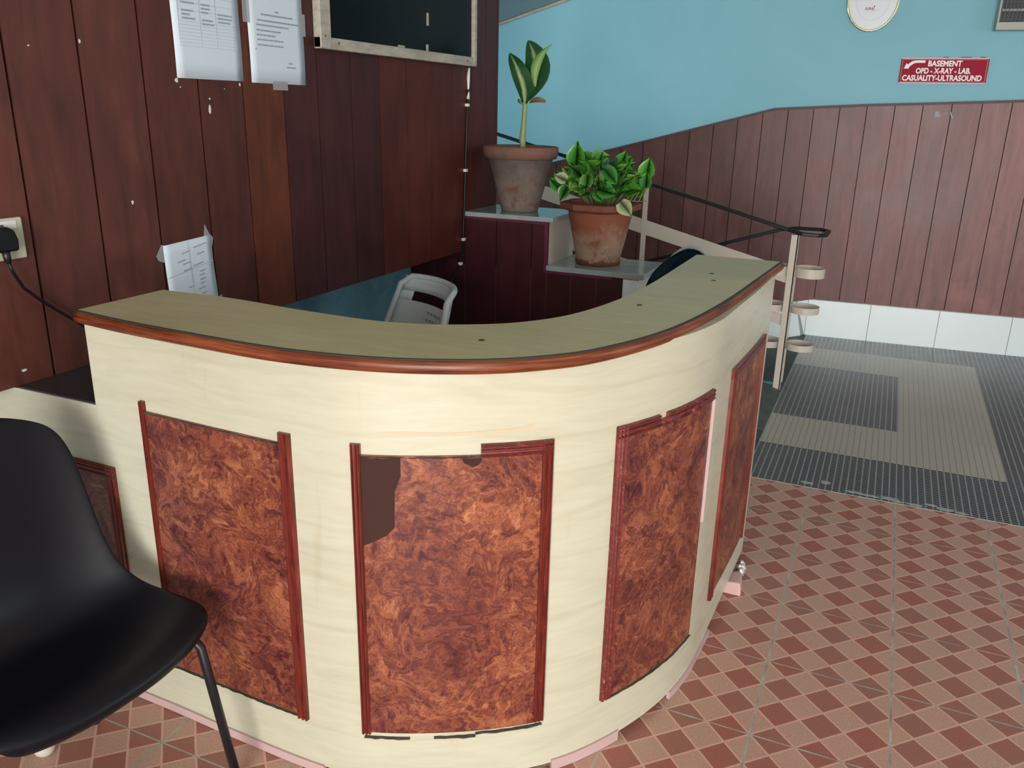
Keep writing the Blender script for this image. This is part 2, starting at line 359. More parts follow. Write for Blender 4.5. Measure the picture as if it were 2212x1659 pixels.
def leafmat(name, dark, light, lo, hi):
    m = mat(name, rough=.35, spec=.4); t = NT(m); tc = t.n('ShaderNodeTexCoord'); sx = t.n('ShaderNodeSeparateXYZ'); t.l(tc.outputs['UV'], sx.inputs[0])
    d = t.math('ABSOLUTE', t.math('SUBTRACT', sx.outputs[0], .5))
    n = t.noise(t.coord('UV', (14, 5, 1)), 2.5, 4, .7); k = t.math('ADD', t.math('SUBTRACT', d, t.math('MULTIPLY', t.math('SUBTRACT', n, .5), .34)), t.math('MULTIPLY', sx.outputs[1], .16))
    t.col(t.ramp(k, [(lo, light), (hi, dark)])); return m
M['dieff'] = leafmat('variegated_leaf', (.012, .065, .018), (.36, .48, .22), .06, .21)
M['dieff_new'] = leafmat('fresh_light_leaf', (.12, .27, .05), (.30, .46, .17), .10, .45)
M['leaf_brown'] = mat('withered_leaf', (.14, .09, .02), .6)
m = M['pothos'] = mat('bright_green_leaf', (.06, .26, .03), .30, spec=.45); t = NT(m)
a = t.n('ShaderNodeVertexColor', layer_name='Col'); t.col(t.mix(1, a.outputs[0], t.ramp(t.noise(t.coord('UV', (3, 3, 1)), 3, 3), [(.3, (.8, .85, .8)), (.7, (1.15, 1.1, 1.1))]), 'MULTIPLY'))
M['chip'] = mat('bare_plaster_chip', (.62, .68, .66), .8)
M['block_pink'] = mat('pink_painted_block', (.55, .36, .33), .6); M['foil'] = mat('crumpled_foil', (.5, .46, .46), .35, metal=.5)

def boards(name, faces, mt, parent=None):
    """faces: list of (8 hexa points, colour) -> one mesh with vertex colours"""
    bm = bmesh.new(); cl = bm.loops.layers.float_color.new('Col')
    for P, c in faces:
        vs = [bm.verts.new(p) for p in P]
        for q in ((3,2,1,0),(4,5,6,7),(0,1,5,4),(1,2,6,5),(2,3,7,6),(3,0,4,7)):
            f = bm.faces.new([vs[i] for i in q])
            for l in f.loops: l[cl] = (*c, 1)
    bmesh.ops.recalc_face_normals(bm, faces=bm.faces)
    me = bpy.data.meshes.new(name); bm.to_mesh(me); bm.free(); return link(name, me, mt, parent)
def hx(x0, x1, y0, y1, z0, z1, za=None, zb=None):
    """box; za, zb = top heights at x0 / x1 when the top slopes"""
    za = z1 if za is None else za; zb = z1 if zb is None else zb
    return [(x0,y0,z0),(x1,y0,z0),(x1,y1,z0),(x0,y1,z0),(x0,y0,za),(x1,y0,zb),(x1,y1,zb),(x0,y1,za)]

# ------------------------------------------------------------------ room shell
XR, YF, H = 4.8, -8.5, 2.95
YM = .315                       # terracotta meets mosaic
def yb(x): return 3.07+.07*(x+.3)          # back wall line
fl = MB(); fl.box((-2.3, YF, -.05), (XR, YM, 0))
fl.mi = 1
def fx(x0, x1, y0, y1, mi): fl.mi = mi; fl.hexa([(x0,y0,-.05),(x1,y0,-.05),(x1,y1,-.05),(x0,y1,-.05),(x0,y0,0),(x1,y0,0),(x1,y1,0),(x0,y1,0)])
LX0, IX1, LX1 = -.285, .34, .787
fx(-.285, XR, YM, .765, 1)                      # front dark border
fx(LX0, LX1, .765, 1.22, 2); fx(LX0, LX1, 2.245, 2.71, 2); fx(IX1, LX1, 1.22, 2.245, 2)
fx(LX0, IX1, 1.22, 2.245, 1)
fx(LX1, XR, .765, 2.71, 1); fx(LX0, XR, 2.71, 3.5, 1)
fx(-2.3, -.285, YM, 1.0, 3)
fl.build('floor', [M['terracotta'], M['mosaic_dark'], M['mosaic_light'], M['cement']])['kind'] = 'structure'
mo = MB(); mo.box((-.25, YM-.004, 0), (XR, YM+.003, .0012)); random.seed(11)
for cx, cy, w_, h_ in ((.17,.350,.05,.012),(.24,.345,.06,.014),(.30,.352,.05,.018),(.335,.335,.03,.016),(.41,.335,.045,.012),(.52,.345,.05,.018),(.58,.335,.03,.010),(-.02,.36,.03,.02),(.05,.40,.03,.02),(.47,.36,.03,.008)):
    mo.prism([(cx+w_*random.uniform(.55, 1)*math.cos(2*math.pi*k/9), cy+h_*random.uniform(.5, 1)*math.sin(2*math.pi*k/9)) for k in range(9)], .0002, .0016)
FLOOR = bpy.data.objects['floor']; mo.build('mortar_smears', mat('pale_mortar', (.36, .40, .36), .7), FLOOR)
rp = MB()      # ramp going up (near) and ramp going down (far)
rp.hexa([(-6,.93,-.2),(-.285,.93,-.2),(-.285,1.66,-.2),(-6,1.66,-.2),(-6,.93,1.43),(-.285,.93,0),(-.285,1.66,0),(-6,1.66,1.43)])
rp.hexa([(-6,1.66,-2),(-.285,1.66,-2),(-.285,3.4,-2),(-6,3.4,-2),(-6,1.66,-1.5),(-.285,1.66,0),(-.285,3.4,0),(-6,3.4,-1.5)])
rp.build('floor_ramps', M['cement'])['kind'] = 'structure'
c_ = MB().box((-6, YF, H), (XR, 3.6, H+.1)).build('ceiling', M['ceiling']); c_['kind'] = 'structure'
c_ = MB(); zz = lambda x: 2.273+.3*(x+2.235)
c_.hexa([(-6,.94,zz(-6)),(-.1,.94,zz(-.1)),(-.1,3.4,zz(-.1)),(-6,3.4,zz(-6)),(-6,.94,zz(-6)+.12),(-.1,.94,zz(-.1)+.12),(-.1,3.4,zz(-.1)+.12),(-6,3.4,zz(-6)+.12)])
c_.build('ceiling_slope', M['soffit'])['kind'] = 'structure'
t_ = MB(); t_.tube([(x, yb(x)-.015, zz(x)-.012) for x in (-5.5, -.6)], .012, 8); t_.build('trim_1', M['white_wood'])['kind'] = 'structure'
# back wall
bw = MB(); bw.hexa([(-6,yb(-6),-2),(XR,yb(XR),-2),(XR,yb(XR)+.2,-2),(-6,yb(-6)+.2,-2),(-6,yb(-6),H),(XR,yb(XR),H),(XR,yb(XR)+.2,H),(-6,yb(-6)+.2,H)])
wb = bw.build('wall_back', M['blue']); wb['kind'] = 'structure'
# dado boards on the back wall
gx = [-6.1]+[-.265-.1635*k for k in range(20, 0, -1)]+[-.265, -.097, .072, .238, .406, .578, .745, .915, 1.085]
while gx[-1] < XR-.1: gx.append(gx[-1]+.168)
TOP = [(-6, .19), (-2.714, 1.017), (-1.816, 1.242), (-.68, 1.552), (-.1, 1.588), (.3, 1.605), (1.0, 1.638), (XR, 1.66)]
def interp(tab, x):
    for (a, za), (b, zb_) in zip(tab, tab[1:]):
        if x <= b: return za+(zb_-za)*(x-a)/(b-a)
    return tab[-1][1]
BOT = [(-6, -1.22), (-.42, .235), (-.26, .268), (XR, .268)]
fs = []
for a, b in zip(gx, gx[1:]):
    xs = [a+.0025, b-.0025]
    for kx in (-1.816, -.68):
        if xs[0] < kx < xs[-1]: xs.insert(1, kx)
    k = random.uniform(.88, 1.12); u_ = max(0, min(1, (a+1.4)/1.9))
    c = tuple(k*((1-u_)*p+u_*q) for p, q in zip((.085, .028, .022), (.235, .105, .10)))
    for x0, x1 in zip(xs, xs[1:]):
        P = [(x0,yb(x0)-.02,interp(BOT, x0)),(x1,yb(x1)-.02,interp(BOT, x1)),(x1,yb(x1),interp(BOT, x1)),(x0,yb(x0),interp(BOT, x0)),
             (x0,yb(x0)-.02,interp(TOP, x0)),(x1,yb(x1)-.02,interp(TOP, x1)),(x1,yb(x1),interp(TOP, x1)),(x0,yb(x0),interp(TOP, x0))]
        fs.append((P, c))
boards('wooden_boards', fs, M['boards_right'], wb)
tr = MB()
for (a, za), (b, zb_) in zip(TOP, TOP[1:]): tr.hexa([(a,yb(a)-.026,za-.004),(b,yb(b)-.026,zb_-.004),(b,yb(b),zb_-.004),(a,yb(a),za-.004),(a,yb(a)-.026,za+.012),(b,yb(b)-.026,zb_+.012),(b,yb(b),zb_+.012),(a,yb(a),za+.012)])
tr.build('capping_strip', mat('dark_maroon_capping', (.055, .012, .018), .5), wb)
bk = MB(); bx_ = sorted({x for x, _ in TOP} | {x for x, _ in BOT})
for a, b in zip(bx_, bx_[1:]):
    q = lambda x, d, z: (x, yb(x)-d, z)
    bk.hexa([q(a,.010,interp(BOT,a)),q(b,.010,interp(BOT,b)),q(b,0,interp(BOT,b)),q(a,0,interp(BOT,a)),q(a,.010,interp(TOP,a)-.004),q(b,.010,interp(TOP,b)-.004),q(b,0,interp(TOP,b)-.004),q(a,0,interp(TOP,a)-.004)])
bk.build('board_backing', mat('dark_board_gap', (.022, .007, .008), .8), wb)
ft = MB()      # scraped paint on the boards
for pts in ([(.28,1.545),(.33,1.565),(.35,1.53),(.325,1.525)], [(.40,1.57),(.41,1.55),(.425,1.52),(.418,1.515),(.405,1.54)], [(.365,1.56),(.385,1.55),(.375,1.545)]):
    ft.prism(pts, yb(.35)-.0225, yb(.35)-.0195, 1)
ft.build('scraped_paint', mat('scraped_blue', (.32, .36, .38), .7), wb)
# white tile skirting on the back wall
bb = MB(); edges = [-.30, .118, .556, .998, 1.44, 1.88, 2.32, 2.76, 3.2, 3.64, 4.08, 4.52, XR]
for a, b in zip(edges, edges[1:]):
    a += .002; b -= .002
    bb.hexa([(a,yb(a)-.014,0),(b,yb(b)-.014,0),(b,yb(b),0),(a,yb(a),0),(a,yb(a)-.014,.266),(b,yb(b)-.014,.266),(b,yb(b),.266),(a,yb(a),.266)])
# tiles laid square to the falling ramp
sl = .26; n_ = Vector((sl, 0, 1)).normalized()
x = -.32
for k in range(8):
    x0, x1 = x-.40, x-.004
    def q(xx, h): 
        z0 = sl*(xx+.285); return (xx-h*sl*.95, z0+h)
    hh = .256
    P4 = [q(x0, 0), q(x1, 0), q(x1, hh), q(x0, hh)]
    bb.prism(P4, 0, 1, 1) if False else None
    pts = []
    for yy in (-.014, 0):
        for (px, pz) in P4: pts.append((px, yb(px)+yy, pz))
    bb.hexa([pts[0], pts[1], pts[5], pts[4], pts[3], pts[2], pts[6], pts[7]])
    x -= .404
bb.hexa([(-.385,yb(-.38)-.013,.266),(-.302,yb(-.3)-.013,.0),(-.302,yb(-.3),.0),(-.385,yb(-.38),.266),(-.384,yb(-.38)-.013,.267),(-.302,yb(-.3)-.013,.266),(-.302,yb(-.3),.266),(-.384,yb(-.38),.267)])
sk = bb.build('baseboard_back', M['white_tile']); sk['kind'] = 'structure'
jb = MB(); jb.hexa([(-.4,yb(-.4)-.008,.0),(XR,yb(XR)-.008,0),(XR,yb(XR),0),(-.4,yb(-.4),0),(-.4,yb(-.4)-.008,.264),(XR,yb(XR)-.008,.264),(XR,yb(XR),.264),(-.4,yb(-.4),.264)])
jb.build('joint_backing', M['joint'], sk)
jb = MB(); jb.hexa([(-5,yb(-5)-.016,.262-1.22),(-.33,yb(-.33)-.016,.25),(-.33,yb(-.33),.25),(-5,yb(-5),.262-1.22),(-5,yb(-5)-.016,.272-1.22),(-.33,yb(-.33)-.016,.262),(-.33,yb(-.33),.262),(-5,yb(-5),.272-1.22)])
jb.hexa([(-.33,yb(-.33)-.018,.262),(XR,yb(XR)-.018,.262),(XR,yb(XR),.262),(-.33,yb(-.33),.262),(-.33,yb(-.33)-.018,.272),(XR,yb(XR)-.018,.272),(XR,yb(XR),.272),(-.33,yb(-.33),.272)])
jb.build('trim_2', M['joint'])['kind'] = 'structure'
# left wall: boarded upper part that overhangs a recessed painted lower part
WX, ZB = -1.8, .833
gy = [YF]+[-1.785-.2*k for k in range(33, 0, -1)]+[-1.785, -1.582, -1.381, -1.178, -.986, -.787, -.597, -.389, -.190, .018, .22, .428, .62, .78, .905, .93]
cols = [(.135, .035, .02)]*26
fs = []
for a, b in zip(gy, gy[1:]):
    k = random.uniform(.92, 1.08)
    if a < -1.4: c = (.098, .030, .021)
    elif a < -.99: c = (.092, .025, .018)
    elif a < -.79: c = (.118, .029, .012)
    elif a < -.2: c = (.052, .011, .012)
    elif a < .6: c = (.085, .016, .010)
    else: c = (.075, .014, .014)
    gp = .0045 if a < -1.1 else .0025
    fs.append((hx(WX-.02, WX, a+gp, b-gp, ZB, H), tuple(k*v for v in c)))
wl = MB().box((-2.12, YF, ZB+.006), (WX-.012, .927, H)).build('wall_left', mat('dark_board_joint', (.018, .008, .006), .8)); wl['kind'] = 'structure'
boards('wooden_boards', fs, M['boards_left'], wl)
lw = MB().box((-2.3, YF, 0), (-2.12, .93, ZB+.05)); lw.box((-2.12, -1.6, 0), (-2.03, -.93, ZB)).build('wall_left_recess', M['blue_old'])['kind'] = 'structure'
ch = MB()
def chip(y, z, s, sq=1):
    n = 7; pts = [(y+s*random.uniform(.5, 1)*math.cos(2*math.pi*k/n), z+s*sq*random.uniform(.5, 1)*math.sin(2*math.pi*k/n)) for k in range(n)]
    ch.prism(pts, WX-.001, WX+.0008, 0)
for a in ((-1.868,.869,.009,.5), (-1.14,1.50,.006,2.6), (-1.137,1.53,.004,1), (-1.262,1.578,.008,1), (-1.47,1.25,.005,1.6), (-1.25,1.56,.003,1), (-1.0,1.575,.004,1.8), (-1.575,1.66,.004,2), (-1.72,1.64,.003,1), (-1.07,1.56,.002,1)): chip(*a)
ch.build('paint_chips', M['chip'], wl)
# wall beyond the ramp landing, right wall with a window, front wall with the entrance
MB().box((-6.1, .93, -2), (-6, 3.4, H)).build('wall_landing', M['blue'])['kind'] = 'structure'
w_ = MB(); w_.box((-2.3, YF-.15, 0), (-.2, YF, H)); w_.box((4.0, YF-.15, 0), (XR, YF, H)); w_.box((-.2, YF-.15, 2.72), (4.0, YF, H)); w_.build('wall_front', M['wall_plain'])['kind'] = 'structure'
w_ = MB(); w_.box((XR, YF, 0), (XR+.15, -.8, H)); w_.box((XR, 2.0, 0), (XR+.15, 3.6, H)); w_.box((XR, -.8, 0), (XR+.15, 2.0, .7)); w_.box((XR, -.8, 2.6), (XR+.15, 2.0, H)); w_.build('wall_right', M['wall_plain'])['kind'] = 'structure'
w_ = MB(); w_.box((-2.3, .0, 0), (-2.12, .93, H)); w_.bm.free()

# stepped boarded parapet beside the ramp
pw = MB(); PY0, PY1 = .575, .925
pw.prism([(-2.12, 0), (-.885, 0), (-.885, .775), (-1.352, .775), (-1.352, 1.008), (-2.12, 1.008)], PY0, PY1, 1)
par = pw.build('wall_parapet', M['riser']); par['kind'] = 'structure'
fs = []
px_ = [-2.12, -1.98, -1.80, -1.625, -1.435, -1.352]
for a, b in zip(px_, px_[1:]): fs.append((hx(a+.002, b-.002, PY0-.015, PY0, 0, 1.005), (.060, .008, .013)))
for a, b in ((-1.352, -1.225), (-1.225, -1.095), (-1.095, -.968)): fs.append((hx(a+.002, b-.002, PY0-.015, PY0, 0, .772), (.052, .008, .010)))
boards('wooden_boards', fs, M['boards_maroon'], par)
MB().box((-2.1, PY0-.012, .01), (-.97, PY0, .77)).build('board_joints', mat('joint_dust', (.13, .06, .055), .8), par)
s_ = MB(); s_.prism([(-2.1, 1.008), (-2.1, .995), (-1.366, .995), (-1.366, .775-.013), (-1.02, .762), (-1.02, .775), (-1.350, .775), (-1.350, 1.008)], PY0-.020, PY0-.001, 1)
s_.build('purple_trim', M['purple'], par)
MB().box((-.962, PY0-.014, .4), (-.888, PY0, .768)).build('white_end_tile', M['white_tile'], par)
for nm, x0, x1, z0, z1 in (('stone_cap', -2.12, -1.325, 1.008, 1.03), ('stone_cap', -1.352, -.862, .775, .80)):
    cpm = MB(); cpm.box((x0, PY0-.025, z0), (x1, PY1+.012, z1)); cpm.build(nm, [M['marble']], par, bevel=.002)
MB().box((-1.02, PY0-.0275, .776), (-.86, PY0-.0255, .7985)).build('chipped_edge', M['stone_edge'], par)

# ------------------------------------------------------------------ reception counter
def catmull(P, m=14):
    P = [Vector(p) for p in P]; Q = [P[0]*2-P[1]]+P+[P[-1]*2-P[-2]]; out = []
    for i in range(1, len(Q)-2):
        for k in range(m):
            t_ = k/m; a, b, c, d = Q[i-1:i+3]
            out.append(.5*((2*b)+(-a+c)*t_+(2*a-5*b+4*c-d)*t_**2+(-a+3*b-3*c+d)*t_**3))
    out.append(P[-1]); return out
class Curve:
    def __init__(s, P):
        s.p = catmull(P); s.d = [0]
        for a, b in zip(s.p, s.p[1:]): s.d.append(s.d[-1]+(b-a).length)
        s.L = s.d[-1]
    def at(s, t_, off=0):
        t_ = max(0, min(s.L, t_)); i = 0
        while i < len(s.d)-2 and s.d[i+1] < t_: i += 1
        k = (t_-s.d[i])/max(1e-9, s.d[i+1]-s.d[i]); p = s.p[i].lerp(s.p[i+1], k)
        a, b = s.at_dir(i), s.at_dir(min(i+1, len(s.p)-1)); d = a.lerp(b, k).normalized()
        n = Vector((d.y, -d.x)); return p+n*off
    def at_dir(s, i): return (s.p[min(i+1, len(s.p)-1)]-s.p[max(i-1, 0)]).normalized()
    def near(s, x, y):
        q = Vector((x, y)); i = min(range(len(s.p)), key=lambda k: (s.p[k]-q).length); return s.d[i]
BODY = Curve([(-1.527, -1.893), (-1.36, -1.897), (-1.16, -1.905), (-.94, -1.908), (-.79, -1.890), (-.60, -1.800), (-.44, -1.682), (-.335, -1.545), (-.25, -1.365), (-.206, -1.19), (-.192, -1.0), (-.177, -.75), (-.168, -.46)])
TOPO = Curve([(-1.535, -1.905), (-1.36, -1.925), (-1.16, -1.936), (-.94, -1.940), (-.74, -1.909), (-.571, -1.841), (-.455, -1.755), (-.361, -1.633), (-.274, -1.406), (-.222, -1.09), (-.19, -.70), (-.165, -.35)])
TOPI = Curve([(-1.535, -1.645), (-1.323, -1.636), (-1.1, -1.655), (-.90, -1.660), (-.79, -1.638), (-.698, -1.596), (-.60, -1.52), (-.52, -1.39), (-.47, -1.18), (-.450, -.94), (-.446, -.70), (-.444, -.355)])
def band(mb, cv, s0, s1, z0, z1, d0, d1, n=None, zf=None):
    """solid following the curve between offsets d0 (inner) and d1 (outer)"""
    n = n or max(2, int((s1-s0)/.02)); S = [s0+(s1-s0)*k/n for k in range(n+1)]
    def cor(s):
        a, b = cv.at(s, d0), cv.at(s, d1); zz_ = zf(s) if zf else z0
        return ((a.x,a.y,zz_),(b.x,b.y,zz_),(b.x,b.y,z1),(a.x,a.y,z1))
    K = [cor(s) for s in S]
    for i, j in ((0,1),(1,2),(2,3),(3,0)):
        V = [(mb.bm.verts.new(c[i]), mb.bm.verts.new(c[j])) for c in K]
        for q in range(n):
            f = mb.bm.faces.new((V[q][0], V[q+1][0], V[q+1][1], V[q][1])); f.smooth = i in (1, 3); f.material_index = mb.mi
            for l, ss in zip(f.loops, (S[q], S[q+1], S[q+1], S[q])): l[mb.uv].uv = (ss, l.vert.co.z if i in (1, 3) else l.vert.co.y)
    mb.face([K[0][i] for i in (3,2,1,0)]); mb.face([K[-1][i] for i in (0,1,2,3)])
    return mb
counter = thing('reception_counter', 'curved cream reception counter with five burl veneer panels and an olive top', 'counter', (-.9, -1.7, 0))
CO = Matrix.Translation((-.9, -1.7, 0)).inverted()
def ch_of(o, par_=None):
    """parent to the counter while the mesh keeps world coordinates"""
    o.parent = par_ or counter
    if o.type == 'MESH' and (par_ is None): o.data.transform(CO)
    return o
b = MB(); band(b, BODY, 0, BODY.L, .02, 1.040, -.20, 0, zf=lambda s: .02+.032*max(0, min(1, (s-BODY.L+.55)/.25)))
# low wing to the left: front, and the dark recessed shelf
nf = len(b.bm.faces); b.hexa([(-2.10,-1.893,.02),(-1.5275,-1.893,.02),(-1.5275,-1.70,.02),(-2.10,-1.70,.02),(-2.10,-1.893,.829),(-1.5275,-1.893,.829),(-1.5275,-1.70,.829),(-2.10,-1.70,.829)])
b.bm.faces.ensure_lookup_table()
for f in b.bm.faces[nf:]:
    for l in f.loops: l[b.uv].uv = (l.vert.co.x+1.527, l.vert.co.z)
body = b.build('counter_body'); body.data.materials.append(M['cream'])

counter_body = body
sh = MB().box((-2.10, -1.889, .829), (-1.53, -1.60, .8325)).build('low_shelf', M['shelf_dark'])
# countertop
def ribbon(z0, z1, A, B, n=90, name='countertop', mt=None):
    mb = MB(); R = []
    for k in range(n+1):
        a = A.at(A.L*k/n); c = B.at(B.L*k/n)
        R.append([mb.bm.verts.new(q) for q in ((a.x,a.y,z0),(c.x,c.y,z0),(c.x,c.y,z1),(a.x,a.y,z1))])
    for P, Q in zip(R, R[1:]):
        for i in range(4): mb.bm.faces.new((P[i], Q[i], Q[(i+1) % 4], P[(i+1) % 4]))
    mb.bm.faces.new(R[0]); mb.bm.faces.new(R[-1][::-1]); return mb.build(name, mt)
top = ribbon(1.036, 1.062, TOPO, TOPI, mt=M['top'])
def lip(name, z0, z1, prof, mt, cv=TOPO, s0=0, s1=None, n=120):
    """profile (offset, z) swept along the curve"""
    mb = MB(); R = []; s1 = s1 or cv.L
    for k in range(n+1):
        s = s0+(s1-s0)*k/n; R.append([(mb.bm.verts.new((*cv.at(s, d), z)), s, j/len(prof)*.06) for j, (d, z) in enumerate(prof)])
    m_ = len(prof)
    for P, Q in zip(R, R[1:]):
        for i in range(m_):
            j = (i+1) % m_; f = mb.bm.faces.new((P[i][0], Q[i][0], Q[j][0], P[j][0])); f.smooth = True
            for l, w_ in zip(f.loops, (P[i], Q[i], Q[j], P[j])): l[mb.uv].uv = (w_[1], w_[2])
    mb.bm.faces.new([v[0] for v in R[0]]); mb.bm.faces.new([v[0] for v in R[-1]][::-1]); return mb.build(name, mt)
edge_o = lip('edge_moulding', 0, 0, [(-.016,1.034),(.001,1.033),(.006,1.036),(.0085,1.042),(.009,1.050),(.006,1.0565),(.001,1.0605),(-.004,1.061)], M['edge'])
line_o = lip('veneer_edge', 0, 0, [(-.004,1.0595),(.002,1.0600),(.0008,1.0628),(-.0030,1.0632)], M['dark_line'])
for o in (body, sh, top): ch_of(o)
for o in (edge_o, line_o): o.data.transform(CO); o.parent = top
M['screw'] = mat('screw_mark', (.05, .04, .03), .6)
for x_, y_ in ((-.328, -.684), (-.301, -.791), (-.403, -1.21), (-.603, -1.695)):
    o = MB().lathe([(0, .0012), (.006, .001), (.0075, 0)], 10, (x_, y_, 1.062)).build('screw_mark', M['screw']); o.data.transform(CO); o.parent = top
# pink skirting strips
for s0, s1, h in ((0, BODY.near(-.90, -1.905), .024), (BODY.near(-.42, -1.67), BODY.near(-.30, -1.50), .03), (BODY.near(-.225, -1.29), BODY.near(-.185, -.95), .022)):
    mb = MB(); band(mb, BODY, s0, s1, 0.001, h, -.004, .006); ch_of(mb.build('skirting_strip', M['pink']))
ch_of(MB().box((-2.1, -1.899, .001), (-1.527, -1.888, .024)).build('skirting_strip', M['pink']))
# carcass plinth that carries the body
mb = MB(); band(mb, BODY, .02, BODY.L-.30, 0, .021, -.17, -.02); ch_of(mb.build('plinth', M['groove']))
mb = MB()   # fine cracks in the laminate
for pts in ([(-.27,-.0),(0,0)],): pass
mb.bm.free()

FL = [(0, 0), (.0015, .008), (.006, .011), (.009, .007), (.012, .0065), (.015, .010), (.018, .010), (.020, .0065), (.023, .0065), (.026, .011), (.029, .008), (.030, 0)]
def v_mould(cv, s0, z0, z1, wd=.03, mt=None, name='side_moulding', bev0=0, bev1=0, tilt=1):
    mb = MB(); A = []; B = []; k = wd/.03
    for i, (a, d) in enumerate(FL):
        p = cv.at(s0+a*k, d); fr = a/.03
        A.append((mb.bm.verts.new((p.x, p.y, z0+bev0*(fr if tilt > 0 else 1-fr))), s0+a)); B.append((mb.bm.verts.new((p.x, p.y, z1-bev1*(fr if tilt > 0 else 1-fr))), s0+a))
    for i in range(len(FL)-1):
        f = mb.bm.faces.new((A[i][0], A[i+1][0], B[i+1][0], B[i][0]))
        for l, (u_, v_) in zip(f.loops, ((A[i][1], z0), (A[i+1][1], z0), (A[i+1][1], z1), (A[i][1], z1))): l[mb.uv].uv = (u_, v_)
    mb.bm.faces.new([v[0] for v in A][::-1]); mb.bm.faces.new([v[0] for v in B]); return mb.build(name, mt or M['mould'])
def h_mould(cv, s0, s1, z0, wd=.03, mt=None, name='top_moulding', prof=FL, cut0=0, cut1=0, amp=0):
    mb = MB(); R = []; n = max(3, int((s1-s0)/.012)); k = wd/.03
    for q in range(n+1):
        row = []
        for a, d in prof:
            fr = a/.03; lo = s0+cut0*(1-fr); hi = s1-cut1*(1-fr); s = lo+(hi-lo)*q/n
            p = cv.at(s, d*(1+amp*random.uniform(-1, 1))); row.append((mb.bm.verts.new((p.x, p.y, z0+a*k+(amp*.003*random.uniform(-1, 1)))), z0+a, s))
        R.append(row)
    for P, Q in zip(R, R[1:]):
        for i in range(len(prof)-1):
            f = mb.bm.faces.new((P[i][0], Q[i][0], Q[i+1][0], P[i+1][0]))
            for l, w_ in zip(f.loops, (P[i], Q[i], Q[i+1], P[i+1])): l[mb.uv].uv = (w_[1], w_[2])
    mb.bm.faces.new([v[0] for v in R[0]]); mb.bm.faces.new([v[0] for v in R[-1]][::-1]); return mb.build(name, mt or M['mould'])
THIN = [(0, 0), (.003, .006), (.010, .008), (.012, 0)]
def panel(x0, y0, x1, y1, cv=BODY, z0=.148, z1=.866, lab=None):
    s0, s1 = cv.near(x0, y0), cv.near(x1, y1)
    mb = MB(); band(mb, cv, s0+.004, s1-.004, z0+.006, z1-.006, .0005, .0045); p = mb.build('veneer_panel', M['burl']); ch_of(p)
    p['label'] = lab; return p, s0, s1
def kid(o, p): o.data.transform(CO); o.parent = p; return o
# 1: left of centre, its top strip lost
p, a, c = panel(-1.368, -1.897, -.944, -1.908, z1=.850, lab='burl veneer panel without its top moulding')
kid(v_mould(BODY, a, .148, .868, .014, M['mould']), p); kid(v_mould(BODY, c-.030, .145, .868), p)
kid(h_mould(BODY, a+.012, c-.02, .838, .012, M['groove'], 'bare_top_groove', THIN, amp=.25), p)
kid(h_mould(BODY, a+.004, c-.025, .146, .010, M['groove'], 'bare_bottom_groove', THIN, amp=.2), p)
# 2: centre, torn veneer and half of its top strip left
p, a, c = panel(-.797, -1.891, -.438, -1.680, z1=.850, lab='burl veneer panel torn open at its top left corner')
kid(v_mould(BODY, a, .150, .868, .022), p); kid(v_mould(BODY, c-.026, .158, .868, .026, bev1=0), p)
kid(h_mould(BODY, c-.155, c-.002, .838, .030, M['mould_worn'], cut1=0), p)
kid(h_mould(BODY, a+.02, c-.15, .838, .011, M['groove'], 'bare_top_groove', THIN, amp=.5), p)
kid(h_mould(BODY, a+.006, a+.11, .136, .014, M['groove'], 'bottom_moulding_stump', THIN, amp=.3), p)
kid(h_mould(BODY, a+.165, a+.26, .136, .015, M['groove'], 'bottom_moulding_stump', THIN, amp=.3), p)
kid(h_mould(BODY, a+.26, c-.004, .143, .011, M['groove'], 'bottom_moulding_stump', THIN, amp=.3), p)
def patch(cv, poly, d, mt, name):
    """thin sheet with a ragged outline (s, z) on the curve, cut into narrow strips"""
    mb = MB(); ss = sorted({round(q[0], 4) for q in poly}); ss = sorted(set(ss+[min(ss)+(max(ss)-min(ss))*k/8 for k in range(9)]))
    def span(s):
        zs = []
        for (a_, za), (b2, zb2) in zip(poly, poly[1:]+poly[:1]):
            if a_ != b2 and min(a_, b2) <= s <= max(a_, b2): zs.append(za+(zb2-za)*(s-a_)/(b2-a_))
        return (min(zs), max(zs)) if zs else None
    for s_0, s_1 in zip(ss, ss[1:]):
        A, B = span(s_0+1e-5), span(s_1-1e-5)
        if A and B:
            q = [cv.at(s_0, d), cv.at(s_1, d)]
            mb.face([(q[0].x,q[0].y,A[0]),(q[1].x,q[1].y,B[0]),(q[1].x,q[1].y,B[1]),(q[0].x,q[0].y,A[1])])
    return mb.build(name, mt)
kid(patch(BODY, [(a+.020,.842),(a+.108,.842),(a+.103,.80),(a+.092,.77),(a+.081,.748),(a+.083,.72),(a+.090,.70),(a+.088,.682),(a+.072,.663),(a+.045,.648),(a+.020,.635)], .0049, M['backing'], 'torn_veneer_patch'), p)
kid(patch(BODY, [(a+.225,.842),(a+.275,.842),(a+.262,.822),(a+.250,.818),(a+.232,.828)], .0049, M['backing'], 'torn_veneer_patch'), p)
mb = MB()
kid(patch(BODY, [(a+.05,.893),(a+.10,.896),(a+.20,.893),(a+.27,.895),(a+.33,.897),(a+.38,.905),(a+.385,.900),(a+.34,.891),(a+.27,.888),(a+.18,.886),(a+.10,.889)], .0006, mat('orange_stain', (.56, .45, .30), .5), 'orange_stain'), p)
